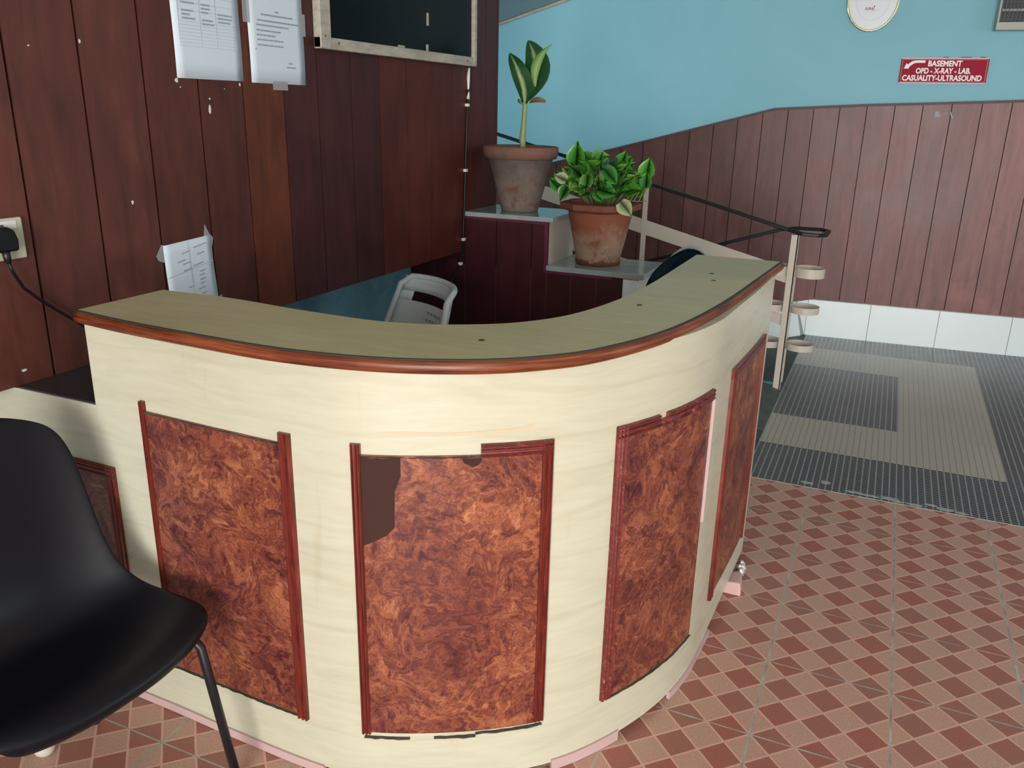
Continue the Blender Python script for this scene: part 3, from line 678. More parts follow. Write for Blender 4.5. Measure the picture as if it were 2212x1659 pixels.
# 3
p, a, c = panel(-.345, -1.558, -.205, -1.185, z1=.862, lab='tall burl veneer panel with chipped top moulding and scratched foot')
kid(v_mould(BODY, a, .150, .868, .030, M['mould_worn']), p)
kid(h_mould(BODY, a, a+.135, .838, .030, M['mould'], amp=.05), p); kid(h_mould(BODY, a+.130, a+.165, .838, .014, M['mould_worn'], 'chipped_top_moulding', THIN, amp=.4), p); kid(h_mould(BODY, a+.163, c, .838, .030, M['mould_worn'], amp=.18), p)
kid(v_mould(BODY, c-.006, .50, .845, .006, M['pink'], 'split_edge_strip'), p)
kid(h_mould(BODY, a+.02, c, .146, .010, M['groove'], 'bare_bottom_groove', THIN, amp=.2), p)
# 4: on the straight right arm
p, a, c = panel(-.192, -1.005, -.171, -.565, z0=.150, z1=.866, lab='burl veneer panel on the straight right arm of the counter')
kid(v_mould(BODY, a, .150, .868, .030), p); kid(h_mould(BODY, a, c, .838, .030, M['mould']), p); kid(v_mould(BODY, c-.008, .155, .868, .008), p)
# 5: low wing at the far left
class Straight(Curve):
    def __init__(s, a, b): s.p = [Vector(a), Vector(b)]; s.d = [0, (s.p[1]-s.p[0]).length]; s.L = s.d[1]
WING = Straight((-1.93, -1.893), (-1.49, -1.893))
mb = MB(); band(mb, WING, .004, .436, .15, .668, .0005, .0045); p = mb.build('veneer_panel', M['burl']); ch_of(p); p['label'] = 'low burl veneer panel behind the black chair'
kid(v_mould(WING, .41, .15, .675), p); kid(v_mould(WING, 0, .15, .675), p); kid(h_mould(WING, 0, .44, .645), p); kid(h_mould(WING, 0, .44, .148, name='bottom_moulding'), p)
# block under the right arm
bl = thing('wooden_wedge', 'pinkish white wooden wedge under the right arm of the curved counter', 'wedge', (-.158, -.64, 0))
w_ = MB(); w_.hexa([(-.05,-.05,0),(.028,-.05,0),(.020,.035,0),(-.05,.035,0),(-.05,-.045,.040),(.022,-.045,.047),(.014,.035,.047),(-.05,.035,.040)]); w_.build('block', M['block_pink'], bl, bevel=.006)
w_ = MB(); random.seed(3)
for k in range(5): w_.lathe([(0, 0), (.012, .006), (.014, .018), (.007, .03), (0, .034)], 7, (.0+.006*(k % 2), .045+.018*k, .008+.004*(k % 3)), smooth=False)
w_.build('crumpled_wrap', M['foil'], bl)

# ------------------------------------------------------------------ black shell chair by the counter
def shell_chair(name, label, loc, rz, shell_mat, prof, thick=.006, leg_pts=None, caps=None, dish=.035):
    t_ = thing(name, label, 'chair', loc, None, rz); P = []
    for (f_, z, hw, dd) in prof:
        row = []
        for j in range(13):
            u_ = -1+2*j/12; e = abs(u_)**2.6
            row.append((f_+dd[0]*e, u_*hw, z+dd[1]*e))
        P.append(row)
    sh_ = grid_obj('seat_shell', P, shell_mat, t_, thick, 2)
    for k, pts in enumerate(leg_pts): MB().tube(pts, .0105, 10).build('leg', M['black_metal'], t_)
    return t_
PR = [(.200,.368,.170,(-.030,.0)), (.222,.388,.215,(-.036,.006)), (.222,.408,.238,(-.040,.016)), (.185,.424,.250,(-.02,.020)), (.11,.422,.250,(0,.026)), (.03,.412,.245,(0,.036)), (-.04,.408,.232,(.01,.05)),
      (-.095,.425,.218,(.03,.065)), (-.13,.47,.207,(.05,.055)), (-.152,.54,.200,(.055,.03)), (-.168,.64,.196,(.05,.01)), (-.18,.75,.190,(.04,.0)), (-.188,.825,.176,(.03,-.01)), (-.192,.870,.150,(.02,-.022)), (-.194,.888,.11,(.012,-.022)), (-.190,.892,.07,(.01,-.018))]
chr_ = shell_chair('shell_chair', 'black plastic shell chair standing in front of the curved counter', (-1.325, -2.225, 0), math.radians(-5), M['black_plastic'], PR,
    leg_pts=[[(.07, .15, .40), (.16, .20, .395), (.185, .205, .37), (.235, .225, .02)], [(.05, -.15, .40), (.12, -.22, .395), (.135, -.235, .37), (.16, -.262, .02)],
             [(-.02, .10, .395), (-.10, .15, .385), (-.15, .17, .34), (-.232, .188, .03)], [(-.02, -.02, .395), (-.10, .0, .385), (-.15, .02, .34), (-.236, .055, .04)]])
for k, (x_, y_, mt, r_, h) in enumerate(((.236, .2255, 'blue_cap', .014, .03), (.161, -.2625, 'blue_cap', .014, .03), (-.234, .189, 'blue_cap', .0135, .04))):
    MB().lathe([(0, 0), (r_, 0), (r_, h), (r_*.7, h+.004), (0, h+.004)], 16, (x_, y_, 0)).build('leg_cap', M[mt], chr_)
MB().lathe([(0, 0), (.015, .001), (.023, .010), (.026, .024), (.023, .038), (.014, .048), (0, .05)], 18, (-.238, .058, 0)).build('leg_cap', M['white_cap'], chr_)['label'] = 'dirty white rubber leg cap'
MB().tube([(.09, -.17, .395), (.09, .17, .395)], .009, 8).tube([(-.06, -.01, .39), (-.06, .13, .39)], .009, 8).tube([(.09, .05, .395), (-.06, .05, .39)], .009, 8).build('under_frame', M['black_metal'], chr_)
# glossy dark chair behind the right arm of the counter
PR2 = [(.215,.39,.19,(-.03,0)), (.22,.42,.225,(-.03,.008)), (.17,.44,.235,(-.01,.016)), (.05,.43,.235,(0,.03)), (-.06,.43,.23,(.01,.05)), (-.12,.47,.225,(.04,.05)), (-.15,.56,.222,(.05,.02)),
       (-.17,.66,.245,(.05,.0)), (-.19,.76,.243,(.05,-.01)), (-.20,.85,.225,(.045,-.03)), (-.206,.91,.19,(.04,-.045)), (-.21,.95,.14,(.03,-.04)), (-.208,.968,.09,(.02,-.028)), (-.203,.973,.045,(.01,-.012))]
c2 = shell_chair('moulded_chair', 'glossy dark teal moulded chair partly hidden behind the right arm of the counter', (-.72, .175, 0), math.radians(-127), M['gloss_plastic'], PR2, .008,
    leg_pts=[[(.16, .17, .42), (.22, .2, 0)], [(.16, -.17, .42), (.22, -.2, 0)], [(-.1, .17, .42), (-.2, .2, 0)], [(-.1, -.17, .42), (-.2, -.2, 0)]])
Pr = [(-.210+.02*abs(k/8)**2.2+.002, .245*math.sin(k/8*1.42)/math.sin(1.42), .62+.358*math.cos(k/8*1.42)) for k in range(-8, 9)]
MB().tube(Pr, .008, 8).build('back_rim', M['chrome'] if False else M['grey_plastic'], c2)

# ------------------------------------------------------------------ pale plastic armchair behind the counter
pc = thing('plastic_chair', 'pale grey plastic chair with slotted back behind the counter', 'chair', (-1.68, -.545, 0), None, math.radians(234))
# local frame: forward +x ; back at -x
def back_pt(u_, z):
    return (-.145-.32*(z-.42)-.075*(1-abs(u_)**2.2), u_*(.215+.24*(.84-z)), z)
def strip(u0, u1, z0, z1, n=12, m_=2, f=None):
    return [[back_pt(u0+(u1-u0)*j/n, (z0+(z1-z0)*i/m_)) for j in range(n+1)] for i in range(m_+1)]
grid_obj('back_top_rail', strip(-1, 1, .782, .845, 16, 3), M['grey_plastic'], pc, .010)
grid_obj('back_post', strip(-1, -.76, .738, .783, 4, 2), M['grey_plastic'], pc, .010); grid_obj('back_post', strip(.76, 1, .738, .783, 4, 2), M['grey_plastic'], pc, .010)
grid_obj('back_panel', strip(-1, 1, .43, .742, 16, 4), M['grey_plastic'], pc, .010)
mb = MB()
mb.tube([Vector(back_pt(-1, .45+.06*k))+Vector((.012, 0, 0)) for k in range(7)]+[Vector(back_pt(-1+2*k/20, .842))+Vector((-.004, 0, .0)) for k in range(1, 20)]+[Vector(back_pt(1, .81-.06*k))+Vector((.012, 0, 0)) for k in range(7)], .013, 8); mb.build('rolled_rim', M['grey_plastic'], pc)
mb = MB()
for i in range(3):
    for j in range(6):
        a_ = back_pt(-.25+.1*j, .705-.028*i); 
        for dx in (-.012, .012): mb.tube([(a_[0]+.0045, a_[1]+dx, a_[2]+.010), (a_[0]+.0045, a_[1], a_[2]-.008)], .0016, 5)
mb.build('back_perforation', mat('shadow_grey', (.12, .14, .15), .7), pc)
grid_obj('seat', [[(-.20+.42*i/6, -.225+.45*j/8, .425+.012*((j-4)/4)**2-.012*math.sin(i/6*3.1)) for j in range(9)] for i in range(7)], M['grey_plastic'], pc, .012)
for sx_ in (-1, 1):
    MB().tube([(.18, sx_*.205, .43), (.22, sx_*.22, 0)], [.022, .014], 8).build('leg', M['grey_plastic'], pc)
    MB().tube([(-.17, sx_*.2, .43), (-.23, sx_*.215, 0)], [.022, .014], 8).build('leg', M['grey_plastic'], pc)

# ------------------------------------------------------------------ ramp railing with pot rings
rl = thing('ramp_railing', 'cream iron ramp railing with black handrail and pot rings on its end post', 'railing', (-.3, 1.65, 0))
RO = Matrix.Translation((-.3, 1.65, 0)).inverted()
def rk(o): o.data.transform(RO); o.parent = rl; return o
yR = 1.652
hz = lambda x: .903+.2515*(-.278-x)
pts = [(-4.2, yR, hz(-4.2)), (-2, yR, hz(-2)), (-.8, yR, hz(-.8)), (-.36, yR, .92), (-.28, 1.64, .903), (-.20, 1.645, .900), (-.165, 1.68, .900), (-.160, 1.85, .900), (-.20, 1.915, .900), (-.33, 1.925, .898), (-.42, 1.93, .885), (-.75, 1.925, .775), (-1.22, 1.92, .625), (-2.4, 1.92, .27)]
rk(MB().flat(pts, .019, .026).build('handrail', M['black_rail'], bevel=.004))
st = lambda x, dz=0: .7065+.2495*(-.497-x)+dz
for dz in (0, -.255):
    rk(MB().flat([(-4.2, yR, st(-4.2, dz)), (-.30, yR, st(-.30, dz))], .082 if dz == 0 else .06, .006).build('stringer_bar', M['cream_iron']))
for x_ in (-1.172, -2.25, -3.3): rk(MB().flat([(x_, yR-.006, .25*(-.3-x_)-.02), (x_, yR-.006, hz(x_)-.006)], .028, .010, (1, 0, 0)).build('post', M['cream_iron']))
rk(MB().box((-.335, 1.632, 0), (-.297, 1.640, .895)).box((-.303, 1.632, 0), (-.295, 1.668, .895)).build('end_post', M['cream_iron']))
rk(MB().box((-.325, 1.80, 0), (-.300, 1.812, .68)).build('end_post', M['cream_iron']))
def ring(cx, cy, z, r_, h):
    mb = MB(); n = 56; A = []
    for k in range(n):
        a_ = 2*math.pi*k/n; A.append([mb.bm.verts.new((cx+q*math.cos(a_), cy+q*math.sin(a_), zz_)) for q, zz_ in ((r_, z-h/2), (r_, z+h/2), (r_-.005, z+h/2), (r_-.005, z-h/2))])
    for k in range(n):
        P, Q = A[k], A[(k+1) % n]
        for i in range(4): mb.bm.faces.new((P[i], Q[i], Q[(i+1) % 4], P[(i+1) % 4])).smooth = False
    return rk(mb.build('pot_ring', M['cream_iron']))
for z, h, k_ in ((.690, .052, 1), (.478, .038, .95), (.262, .036, .92)):
    ring(-.222, 1.69, z, .083*k_, h); ring(-.405, 1.70, z, .083*k_, h)
sp = thing('cloth_scrap', 'crumpled turquoise scrap lying at the foot of the railing end post', 'scrap', (-.37, 1.72, .0)); mb = MB()
mb.prism([(-.05,-.02),(.03,-.035),(.05,.0),(.02,.035),(-.06,.02)], .0005, .008); mb.prism([(-.02,-.05),(.05,-.03),(.03,-.01)], .0005, .012); mb.build('scrap', mat('turquoise_scrap', (.16, .42, .42), .5), sp)

# ------------------------------------------------------------------ pots and plants on the parapet
p1 = thing('potted_dumb_cane', 'grey stained clay pot with one tall variegated plant on the upper step', 'potted plant', (-1.582, .742, 1.0305))
def scal(i, a): return 1+(.022*math.cos(20*a) if i in (2,) else 0)
MB().lathe([(0, 0), (.090, 0), (.094, .006), (.163, .262), (.163, .285), (.150, .285), (.08, .02), (0, .02)], 48).build('pot', M['clay_old'], p1)
mb = MB(); n = 64; prof = [(.160,.255),(.178,.258),(.188,.285),(.187,.312),(.178,.316),(.158,.312),(.152,.26)]
mb.lathe(prof, n, mod=lambda i, a: 1+(.018*math.sin(16*a) if i in (1,) else 0)); mb.build('pot_rim', M['clay_rim_old'], p1)
MB().lathe([(0, .286), (.10, .282), (.154, .276)], 24).build('soil', M['soil'], p1)
MB().tube([(.008, 0, .27), (.010, -.004, .33), (.006, 0, .345), (.012, 0, .42), (.016, 0, .50), (.014, 0, .55)], [.017, .015, .017, .013, .012, .011], 10).build('stem', M['stem'], p1)
def leaf(name, spine, widths, side, mt, parent, fold=.0, wav=0):
    """spine: list of 3-D points; widths: (left, right) half widths; side: across direction"""
    side = Vector(side).normalized(); P = []
    for i, (q, (wl_, wr)) in enumerate(zip(spine, widths)):
        q = Vector(q); d = (Vector(spine[min(i+1, len(spine)-1)])-Vector(spine[max(i-1, 0)])).normalized()
        s_ = (side-d*side.dot(d)).normalized(); nn = d.cross(s_); row = []
        for j in range(7):
            u_ = -1+j/3; wd = wl_ if u_ < 0 else wr
            row.append(q+s_*u_*wd+nn*(fold*abs(u_)*wd+wav*math.sin(i*2.1+j)*.3*wd))
        P.append(row)
    return grid_obj(name, P, mt, parent, .0008, 1)
L = lambda px, py, y=0: (-1.774+(px-1050)*.0025+1.582, y, 1.338-(py-316)*.00216-1.0305)
leaf('leaf', [L(1134,215,.005), L(1140,180,.03), L(1144,150,.045), L(1143,125,.05), L(1138,105,.045), L(1133,90,.035), L(1131,86,.03)], [(.012,.014),(.050,.072),(.056,.090),(.050,.078),(.040,.050),(.018,.020),(.001,.001)], (1, 0, 0), M['dieff'], p1, .03)
leaf('leaf', [L(1133,222,-.006), L(1137,190,-.035), L(1130,165,-.05), L(1121,140,-.05), L(1111,125,-.035), L(1104,117,-.02), L(1101,113,-.015)], [(.008,.012),(.040,.056),(.040,.058),(.036,.040),(.026,.020),(.014,.008),(.001,.001)], (1, 0, .15), M['dieff'], p1, .06)
leaf('leaf', [L(1158,186,-.02), L(1157,165,-.03), L(1160,145,-.035), L(1167,125,-.03), L(1176,108,-.02), L(1184,99,-.01), L(1187,96,-.008)], [(.002,.002),(.022,.014),(.035,.020),(.030,.016),(.014,.008),(.005,.003),(.001,.001)], (1, 0, 0), M['dieff_new'], p1, .1)
leaf('leaf', [L(1142,218), L(1150,214,-.01), L(1160,211,-.015), L(1170,212,-.01), L(1177,215)], [(.002,.002),(.010,.012),(.014,.016),(.012,.013),(.006,.006)], (0, .3, 1), M['leaf_brown'], p1, .2)
leaf('leaf', [L(1131,222), L(1126,217,-.01), L(1121,212,-.01), L(1118,210)], [(.002,.002),(.010,.008),(.010,.006),(.001,.001)], (0, .5, 1), M['dieff'], p1, .2)

p2 = thing('potted_pothos', 'orange clay pot of bushy bright green leaves on the lower step', 'potted plant', (-1.152, .742, .8005))
octo = lambda i, a: (1/math.cos((a+math.pi/8) % (math.pi/4)-math.pi/8)*.955 if i in (1, 2, 3, 4) else 1)
MB().lathe([(0, 0), (.107, 0), (.110, .004), (.113, .02), (.110, .03), (.158, .262), (.150, .27), (.135, .20), (.09, .03), (0, .03)], 48).build('pot', M['clay'], p2)
MB().lathe([(.152, .255), (.178, .262), (.192, .272), (.192, .296), (.178, .300), (.155, .298), (.150, .26)], 64, mod=octo, smooth=False).build('pot_rim', M['clay_rim'], p2)
MB().lathe([(0, .272), (.10, .27), (.152, .262)], 24).build('soil', M['soil'], p2)
random.seed(21)
bm = bmesh.new(); cl = bm.loops.layers.float_color.new('Col'); uvl = bm.loops.layers.uv.new('UVMap')
HEART = [(0, 0), (.30, .10), (.46, .30), (.44, .52), (.30, .74), (.13, .90), (0, 1.08)]
def heart(base, dirv, nrm, size, c):
    d = Vector(dirv).normalized(); nrm = Vector(nrm); nrm = (nrm-d*nrm.dot(d)).normalized(); s_ = d.cross(nrm); base = Vector(base)
    mid, lf, rt = [], [], []
    for k, (w_, h_) in enumerate(HEART):
        droop = -.22*size*h_*h_
        q = base+d*size*(h_-.06)+nrm*droop; mid.append(bm.verts.new(q))
        e = nrm*(.16*size*w_); hb = -.10*size if k == 1 else 0
        lf.append(bm.verts.new(q+s_*size*w_*.98+e+d*hb) if w_ > 0 else mid[-1]); rt.append(bm.verts.new(q-s_*size*w_*.98+e+d*hb) if w_ > 0 else mid[-1])
    for k in range(len(HEART)-1):
        for S in (lf, rt):
            vs = list(dict.fromkeys((mid[k], S[k], S[k+1], mid[k+1])))
            if len(vs) >= 3:
                f = bm.faces.new(vs); f.smooth = True
                for l in f.loops: l[cl] = (*c, 1); l[uvl].uv = (l.vert.co.x*10, l.vert.co.z*10)
greens = [(.06, .22, .025), (.08, .27, .03), (.05, .18, .03), (.11, .30, .04), (.035, .14, .03), (.18, .33, .07)]
stems = MB()
for k in range(150):
    a_ = random.uniform(0, 2*math.pi); e_ = random.uniform(0, 1); R_ = .05+.125*math.sqrt(random.random())
    z_ = .33+.185*(1-(R_/.20)**2)*random.uniform(.35, 1.0)
    q = (R_*math.cos(a_), R_*math.sin(a_)*.9, z_)
    out = Vector((math.cos(a_), math.sin(a_), random.uniform(-.1, 1.1))); 
    nr = Vector((math.cos(a_)*.5+random.uniform(-.3, .5), math.sin(a_)*.5-.65, .75+random.uniform(-.3, .3)))
    c = random.choice(greens); sz = random.uniform(.055, .092)
    heart(q, out, nr, sz, c)
    if k % 3 == 0: stems.tube([(q[0]*.4, q[1]*.4, .27), (q[0]*.8, q[1]*.8, (z_+.27)/2+.02), q], .0018, 5)
G = lambda px, py, y=-.08: ((px-1290)*.00253-.02, y, 1.098-(py-435)*.00212-.8005)
for (bx, by, tx, ty, sz, c, y_) in ((1384,372,1390,335,.090,(.08,.33,.04),-.02), (1386,393,1388,372,.070,(.05,.24,.05),-.03), (1360,424,1382,448,.080,(.42,.50,.26),-.19), (1245,384,1224,373,.062,(.45,.52,.28),-.14), (1232,402,1222,392,.07,(.05,.25,.04),-.12),
        (1250,352,1252,322,.105,(.06,.27,.03),-.05), (1285,340,1310,330,.085,(.12,.34,.06),-.05), (1335,352,1342,333,.08,(.06,.28,.03),-.03), (1316,398,1348,405,.088,(.05,.26,.04),-.17), (1322,358,1346,382,.09,(.055,.24,.04),-.16), (1262,385,1275,402,.07,(.16,.36,.08),-.16), (1290,372,1290,388,.075,(.10,.26,.05),-.16), (1300,345,1306,325,.05,(.05,.2,.04),-.08), (1245,400,1240,415,.07,(.05,.22,.04),-.13), (1310,405,1318,415,.06,(.06,.25,.04),-.17)):
    b0, t0 = Vector(G(bx, by, y_)), Vector(G(tx, ty, y_-.015)); heart(b0, t0-b0, (.1, -1, .35), sz, c)
for (ax, ay, bx, by) in ((1376,422,1384,392), (1368,424,1376,398), (1362,422,1370,398), (1386,422,1388,394), (1370,422,1392,424)):
    stems.tube([G(ax, ay, -.12), G((ax+bx)/2+1, (ay+by)/2, -.10), G(bx, by, -.05)], .0018, 5)
me = bpy.data.meshes.new('foliage'); bm.to_mesh(me); bm.free(); link('foliage', me, M['pothos'], p2)
stems.build('stems', M['stem'], p2)

# ------------------------------------------------------------------ things on the left wall
def sheet(name, label, y0, y1, z0, z1, rot=0, curl=0):
    t_ = thing(name, label, 'paper', (WX+.0015, (y0+y1)/2, (z0+z1)/2)); hw, hh = (y1-y0)/2, (z1-z0)/2
    n = 8; P = [[(.0015+curl*math.sin((j/n)*3)*.004+.001*math.sin(i), -hw+2*hw*j/n, -hh+2*hh*i/n) for j in range(n+1)] for i in range(n+1)]
    grid_obj('sheet', P, M['paper'], t_, .0004); t_.rotation_euler[0] = rot; return t_, hw, hh
def tline(mb, y0, y1, z, h, sl=0):
    y = y0
    while y < y1:
        wd = random.uniform(.006, .018); e = min(y+wd, y1)
        mb.hexa([(.0028,y,z-h/2+sl*(y-y0)),(.0028,e,z-h/2+sl*(e-y0)),(.0033,e,z-h/2+sl*(e-y0)),(.0033,y,z-h/2+sl*(y-y0)),(.0028,y,z+h/2+sl*(y-y0)),(.0028,e,z+h/2+sl*(e-y0)),(.0033,e,z+h/2+sl*(e-y0)),(.0033,y,z+h/2+sl*(y-y0))])
        y = e+random.uniform(.001, .003)
random.seed(5)
n1, hw, hh = sheet('notice_paper', 'printed notice with a three column list, left of the two by the glazed board', -1.262, -.984, 1.585, 2.0)
mb = MB(); mp_ = MB()
rows = [(0, -.09, .07), (1, .0, .05), (2, .07, .05)]
for z in [hh-.02-.0105*k for k in range(24)]:
    for cx0, ln in ((-.10, .055), (-.022, .050), (.045, .075)):
        if random.random() < .66: tline(mb, cx0, cx0+ln*random.uniform(.5, 1), z, .0045)
for z in [hh-.26-.0095*k for k in range(8)]+[hh-.02-.021*k for k in range(11)]: mp_.box((.0026, -.115, z), (.0029, .118, z+.0012))
for y in (-.115, -.03, .035, .118): mp_.box((.0026, y, -.118), (.0029, y+.0014, hh-.01))
mb.build('printed_text', M['ink'], n1); mp_.build('table_lines', M['ink_pale'], n1)
n2, hw, hh = sheet('notice_paper', 'printed letter with tape at its sides, right of the two by the glazed board', -.946, -.668, 1.583, 2.0)
mb = MB()
for z, a_, b2 in ((.15, -.09, .09), (.135, -.10, .10), (.11, -.115, -.03), (.075, -.115, .04), (.060, -.115, -.01), (.022, -.005, .012), (.010, -.075, .085), (-.008, -.095, .115), (-.022, -.10, .06), (-.038, -.10, .02), (-.052, -.10, -.01), (-.066, -.10, .03), (-.082, -.10, .03), (-.096, -.112, -.106), (-.132, .05, .072), (-.145, .04, .088)): tline(mb, a_, b2, z-.01, .0045)
mb.build('printed_text', M['ink'], n2)
for (y0, y1, z0, z1) in ((-.158, -.128, -.03, .035), (.132, .152, -.05, .02), (-.035, .04, -.228, -.200)): MB().box((.0005, y0, z0), (.0022, y1, z1)).build('tape', M['tape'], n2)
n3, hw, hh = sheet('folded_note', 'creased handwritten note taped low on the wall above the counter end', -1.378, -1.184, .90, 1.122, math.radians(3), 0)
mb = MB()
for z, a_, b2 in ((.085, .02, .075), (.075, -.03, .005), (.062, .03, .06), (.052, -.05, -.015), (.042, -.03, 0), (.030, .01, .05), (.022, -.03, 0), (.008, .035, .055), (-.004, .03, .05), (-.018, .03, .055), (-.032, -.02, -.005), (-.03, .03, .05), (-.046, .02, .05), (-.06, -.03, .0), (-.062, .03, .05)): tline(mb, a_, b2, z, .0032, .1)
mb.build('handwriting', M['ink'], n3); mb = MB()
mb.box((.0026, -.002, -.105), (.0030, .0, .105)); mb.hexa([(.0026,-.095,.012),(.0026,.095,.030),(.0030,.095,.030),(.0030,-.095,.012),(.0026,-.095,.014),(.0026,.095,.032),(.0030,.095,.032),(.0030,-.095,.014)]); mb.build('fold_crease', M['ink_pale'], n3)
for pts in ([(-.125,.085),(-.10,.115),(-.075,.105),(-.085,.08),(-.10,.062),(-.118,.070)], [(.07,.105),(.08,.145),(.092,.118),(.108,.10),(.10,.075),(.09,.08)], [(.092,-.09),(.115,-.085),(.12,-.10),(.095,-.105)]):
    MB().prism(pts, .0002, .0018, 0).build('tape', M['tape'], n3)
# glazed dark board
gb = thing('glazed_board', 'dark glazed board in a weathered white wooden frame on the wall', 'notice board', (WX, 0, 1.72))
y0, y1, z0, z1 = -.606, .620, 1.708, 2.62
def gk(o): o.data.transform(Matrix.Translation((WX, 0, 1.72)).inverted()); o.parent = gb; return o
gk(MB().box((WX, y0, z0), (WX+.03, y1, z0+.040)).build('frame_rail', M['white_wood'], bevel=.003)); gk(MB().box((WX, y0, z1-.04), (WX+.03, y1, z1)).build('frame_rail', M['white_wood'], bevel=.003))
gk(MB().box((WX, y0, z0+.002), (WX+.032, y0+.062, z1)).build('frame_stile', M['white_wood'], bevel=.003)); gk(MB().box((WX, y1-.03, z0+.002), (WX+.032, y1, z1)).build('frame_stile', M['white_wood'], bevel=.003))
gk(MB().box((WX+.002, y0+.03, z0+.02), (WX+.016, y1-.02, z1-.02)).build('glass', M['dark_glass']))
M['nail'] = mat('rusty_nail', (.08, .04, .025), .7)
for (y, z) in ((-.58, 1.75), (-.50, 1.732), (.52, 1.728)): gk(MB().box((WX+.029, y-.003, z-.0035), (WX+.0335, y+.003, z+.0035)).build('nail_head', M['nail'], bevel=.001))
for a_, b2 in (((WX+.016, -.07, 1.748), (WX+.019, -.02, 1.757)), ((WX+.016, .16, 1.748), (WX+.019, .175, 1.775)), ((WX+.016, .165, 1.85), (WX+.019, .18, 1.90))): gk(MB().box(a_, b2).build('torn_sticker', M['white_wood']))
# cable with clips
cb = thing('wall_cable', 'black cable with white clips running down the wall corner beside the glazed board', 'cable', (WX, .57, 1.0))
def ck(o): o.data.transform(Matrix.Translation((WX, .57, 1.0)).inverted()); o.parent = cb; return o
cp = [(WX+.006, .592, 1.70), (WX+.006, .580, 1.60), (WX+.006, .568, 1.50), (WX+.006, .552, 1.229), (WX+.006, .536, 1.0), (WX+.007, .524, .89), (WX+.02, .50, .845), (WX+.03, .43, .81), (WX+.05, .40, .79), (WX+.06, .36, .765), (WX+.06, .30, .73), (WX+.06, .26, .62), (WX+.06, .25, .02)]
ck(MB().tube(cp, .0055, 8).build('cable', M['black_rail']))
ck(MB().tube([(WX+.005, .590, 1.70), (WX+.005, .582, 1.66), (WX+.006, .580, 1.60), (WX+.007, .577, 1.56)], [.006, .008, .005, .008], 8).build('frayed_sheath', M['clip']))
for q in ((WX+.008, .565, 1.533), (WX+.008, .549, 1.229), (WX+.010, .526, .895), (WX+.055, .405, .795)):
    o = MB().box((-.008, -.010, -.007), (.008, .012, .007)).build('cable_clip', M['clip'], bevel=.002); o.data.transform(Matrix.Translation(q)); ck(o)
# socket, plug and cord
so = thing('wall_socket', 'ivory wall socket with a black plug in it above the counter end', 'socket', (WX, -1.868, 1.20))
MB().box((0, -.075, -.052), (.012, .052, .047)).build('socket_plate', M['socket'], so, bevel=.004)
MB().box((.012, -.03, .022), (.0135, .035, .040)).build('socket_insert', M['clip'], so, bevel=.001); MB().box((.0135, -.008, .026), (.0145, .0, .033)).build('socket_hole', M['socket_hole'], so)
pl_ = thing('power_plug', 'black moulded plug with its cord hanging from the ivory wall socket', 'plug', (WX+.013, -1.886, 1.203)); pl_.scale = (.88, .88, .88)
mb = MB(); prof = [(-.032,-.034),(.032,-.034),(.034,-.005),(.026,.022),(.008,.033),(-.012,.032),(-.028,.018),(-.034,-.008)]
mb.prism(prof, 0, .038, 0); mb.build('plug_body', M['black_rail'], pl_, bevel=.006)
MB().tube([(.022, .0, -.03), (.022, .002, -.052), (.022, .004, -.065)], [.011, .010, .007], 10).build('strain_relief', M['black_metal'], pl_)
cd_ = [(.022, .004, -.06), (.020, .012, -.09), (.014, .040, -.14), (.010, .088, -.185), (.008, .137, -.225), (.008, .186, -.265), (.014, .225, -.30), (.03, .26, -.34), (.05, .27, -.385), (.07, .27, -.40)]
MB().tube(cd_, .0048, 8).build('cord', M['black_rail'], pl_)

# ------------------------------------------------------------------ things on the back wall
def wallM(x, z, off=0):   # local x to the right along the wall, y up, z out of the wall
    ang = math.atan(.07); return Matrix.Translation((x, yb(x)-off, z)) @ Matrix.Rotation(ang, 4, 'Z') @ Matrix.Rotation(math.pi/2, 4, 'X')
def wthing(name, label, cat, x, z, off=0.001):
    t_ = thing(name, label, cat); t_.matrix_world = wallM(x, z, off); return t_
sg = wthing('direction_sign', 'crimson sign with silver letters pointing left to the basement, on the blue wall', 'sign', .319, 1.8085)
MB().box((-.254, -.0775, 0), (.254, .0775, .006)).build('sign_plate', M['sign_red'], sg, bevel=.001)
mb = MB(); 
for a_, b2 in (((-.254,.0705,.002), (.254,.0775,.0068)), ((-.254,-.0775,.002), (.254,-.0715,.0068))): mb.box(a_, b2)
mb.build('sign_edge', M['sign_edge'], sg)
mb = MB(); lw_ = .0009
for a_, b2 in (((-.245,.066,.006), (.245,.066+lw_,.0068)), ((-.245,-.068,.006), (.245,-.068+lw_,.0068)), ((-.245,-.068,.006), (-.245+lw_,.066,.0068)), ((.244,-.068,.006), (.245,.066,.0068))): mb.box(a_, b2)
mb.build('border_line', M['letters'], sg)
T0 = lambda x, y: Matrix.Translation((x, y, .0068))
text_obj('lettering', 'BASEMENT', .046, M['letters'], sg, T0(.003, .0275), .0, .0016, width=.196)
text_obj('lettering', 'OPD - X-RAY - LAB.', .046, M['letters'], sg, T0(-.001, -.0165), .0, .0016, width=.318)
text_obj('lettering', 'CASUALITY-ULTRASOUND', .046, M['letters'], sg, T0(-.004, -.0595), .0, .0016, width=.462)
mb = MB(); mb.prism([(-.235,.013),(-.228,.048),(-.220,.034),(-.19,.0455),(-.165,.049),(-.117,.049),(-.117,.0615),(-.17,.0615),(-.20,.056),(-.217,.046),(-.210,.0), (-.222,.010)][:0] or [(-.233,.012),(-.221,.046),(-.214,.036),(-.188,.058),(-.165,.062),(-.112,.062),(-.112,.047),(-.163,.047),(-.18,.042),(-.203,.023),(-.204,.012)], .006, .0072); mb.build('arrow', M['letters'], sg)
M['residue'] = mat('dark_tape_residue', (.07, .12, .11), .7)
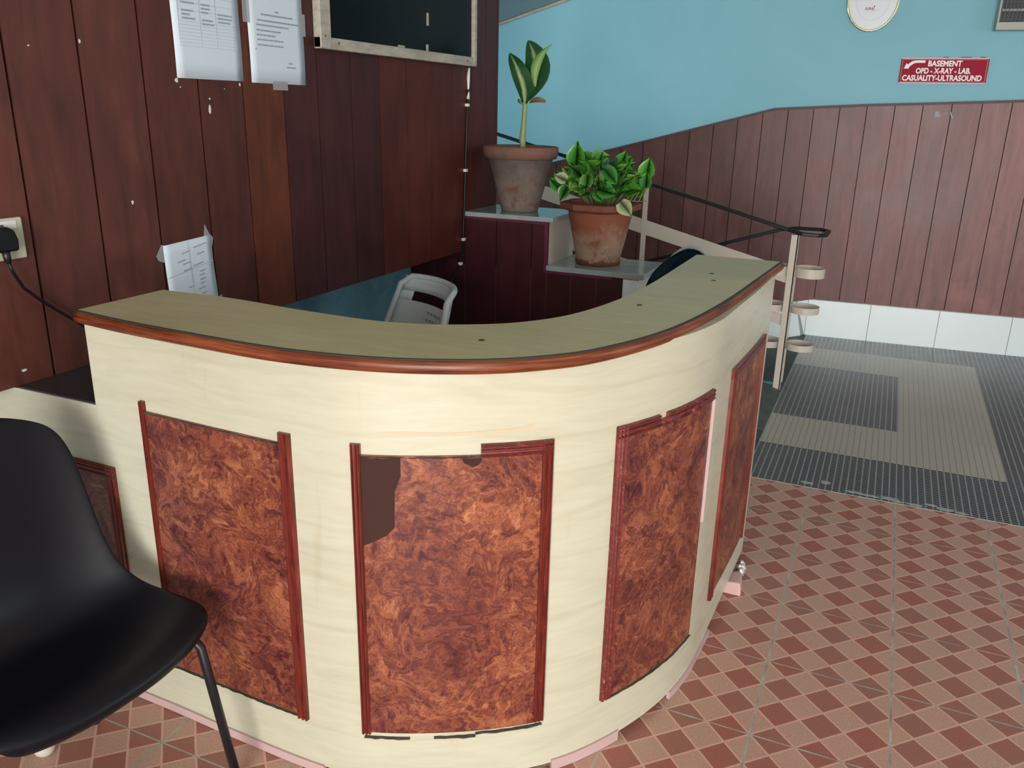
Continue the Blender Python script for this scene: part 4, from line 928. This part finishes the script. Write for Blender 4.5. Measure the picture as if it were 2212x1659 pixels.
for x0, x1 in ((-.01, .02), (.09, .15), (.20, .23)): MB().box((x0, .0775, 0), (x1, .083, .004)).build('tape_residue', M['residue'], sg)
# clock
ck_ = wthing('wall_clock', 'oval white wall clock with a thin gold rim on the blue wall', 'clock', -.155, 2.235)
def oval(k, r0=.150, r1=.186): a_ = 2*math.pi*k/64; return (r0*math.cos(a_)*(1-.10*min(0, math.sin(a_))*0), r1*math.sin(a_))
mb = MB(); mb.prism([oval(k) for k in range(64)], .002, .018); mb.build('clock_face', M['clock_face'], ck_)
MB().tube([(*oval(k, .151, .187), .018) for k in range(64)], .0065, 8, closed=True).build('clock_rim', M['gold'], ck_)
MB().tube([(*oval(k, .10, .125), .0182) for k in range(64)], .0007, 4, closed=True).build('minute_track', M['ink_pale'], ck_)
mb = MB(); mb.lathe([(0, .028), (.005, .028), (.006, .018)], 12); mb.build('hand_hub', M['chrome'], ck_)
MB().box((-.035, -.003, .020), (.032, .003, .0215)).build('hour_hand', M['black_metal'], ck_)
MB().box((-.002, 0, .022), (.002, .09, .0235)).build('minute_hand', M['black_metal'], ck_)
for q in (2.5, 5.62): 
    a_ = oval(0); 
for ang in (-2.42, -.65): MB().lathe([(0, .006), (.006, .004), (.007, 0)], 10, (.152*math.cos(ang), .188*math.sin(ang), .022)).build('rim_stud', M['clip'], ck_)
text_obj('maker_mark', 'SURAJ', .020, M['logo_red'], ck_, Matrix.Translation((-.016, -.062, .0185)), .1, .0004, .0003, width=.055)
MB().box((-.045, -.069, .018), (.045, -.067, .0186)).build('mark_line', M['ink_pale'], ck_)
MB().box((.008, -.048, .018), (.014, -.038, .0188)).build('mark_dot', M['logo_red'], ck_)
# quartz heater
ht = wthing('quartz_heater', 'cream wall heater with a dark wire grille high on the blue wall', 'heater', .86, 2.2)
w2, h2 = .30, .16
MB().box((-w2, -h2, 0), (w2, h2, .02)).box((-w2, -h2, .02), (w2, -h2+.045, .085)).box((-w2, h2-.03, .02), (w2, h2, .085)).box((-w2, -h2+.045, .02), (-w2+.012, h2-.03, .085)).box((w2-.012, -h2+.045, .02), (w2, h2-.03, .085)).build('housing', M['heater'], ht, bevel=.002)
MB().box((-w2+.012, -h2+.045, .020), (w2-.012, h2-.03, .024)).build('reflector', mat('dark_reflector', (.008, .014, .016), .5, 0), ht)
for y_ in (-.045, .055): MB().tube([(-w2+.02, y_, .05), (w2-.02, y_, .05)], .009, 10).build('quartz_tube', M['quartz'], ht)
mb = MB()
for k in range(28): x_ = -w2+.016+k*(2*w2-.032)/27; mb.box((x_-.0012, -h2+.045, .082), (x_+.0012, h2-.03, .0845))
for k in range(3): y_ = -h2+.055+k*.1; mb.box((-w2+.012, y_, .080), (w2-.012, y_+.0025, .082))
mb.build('grille', M['black_metal'], ht)
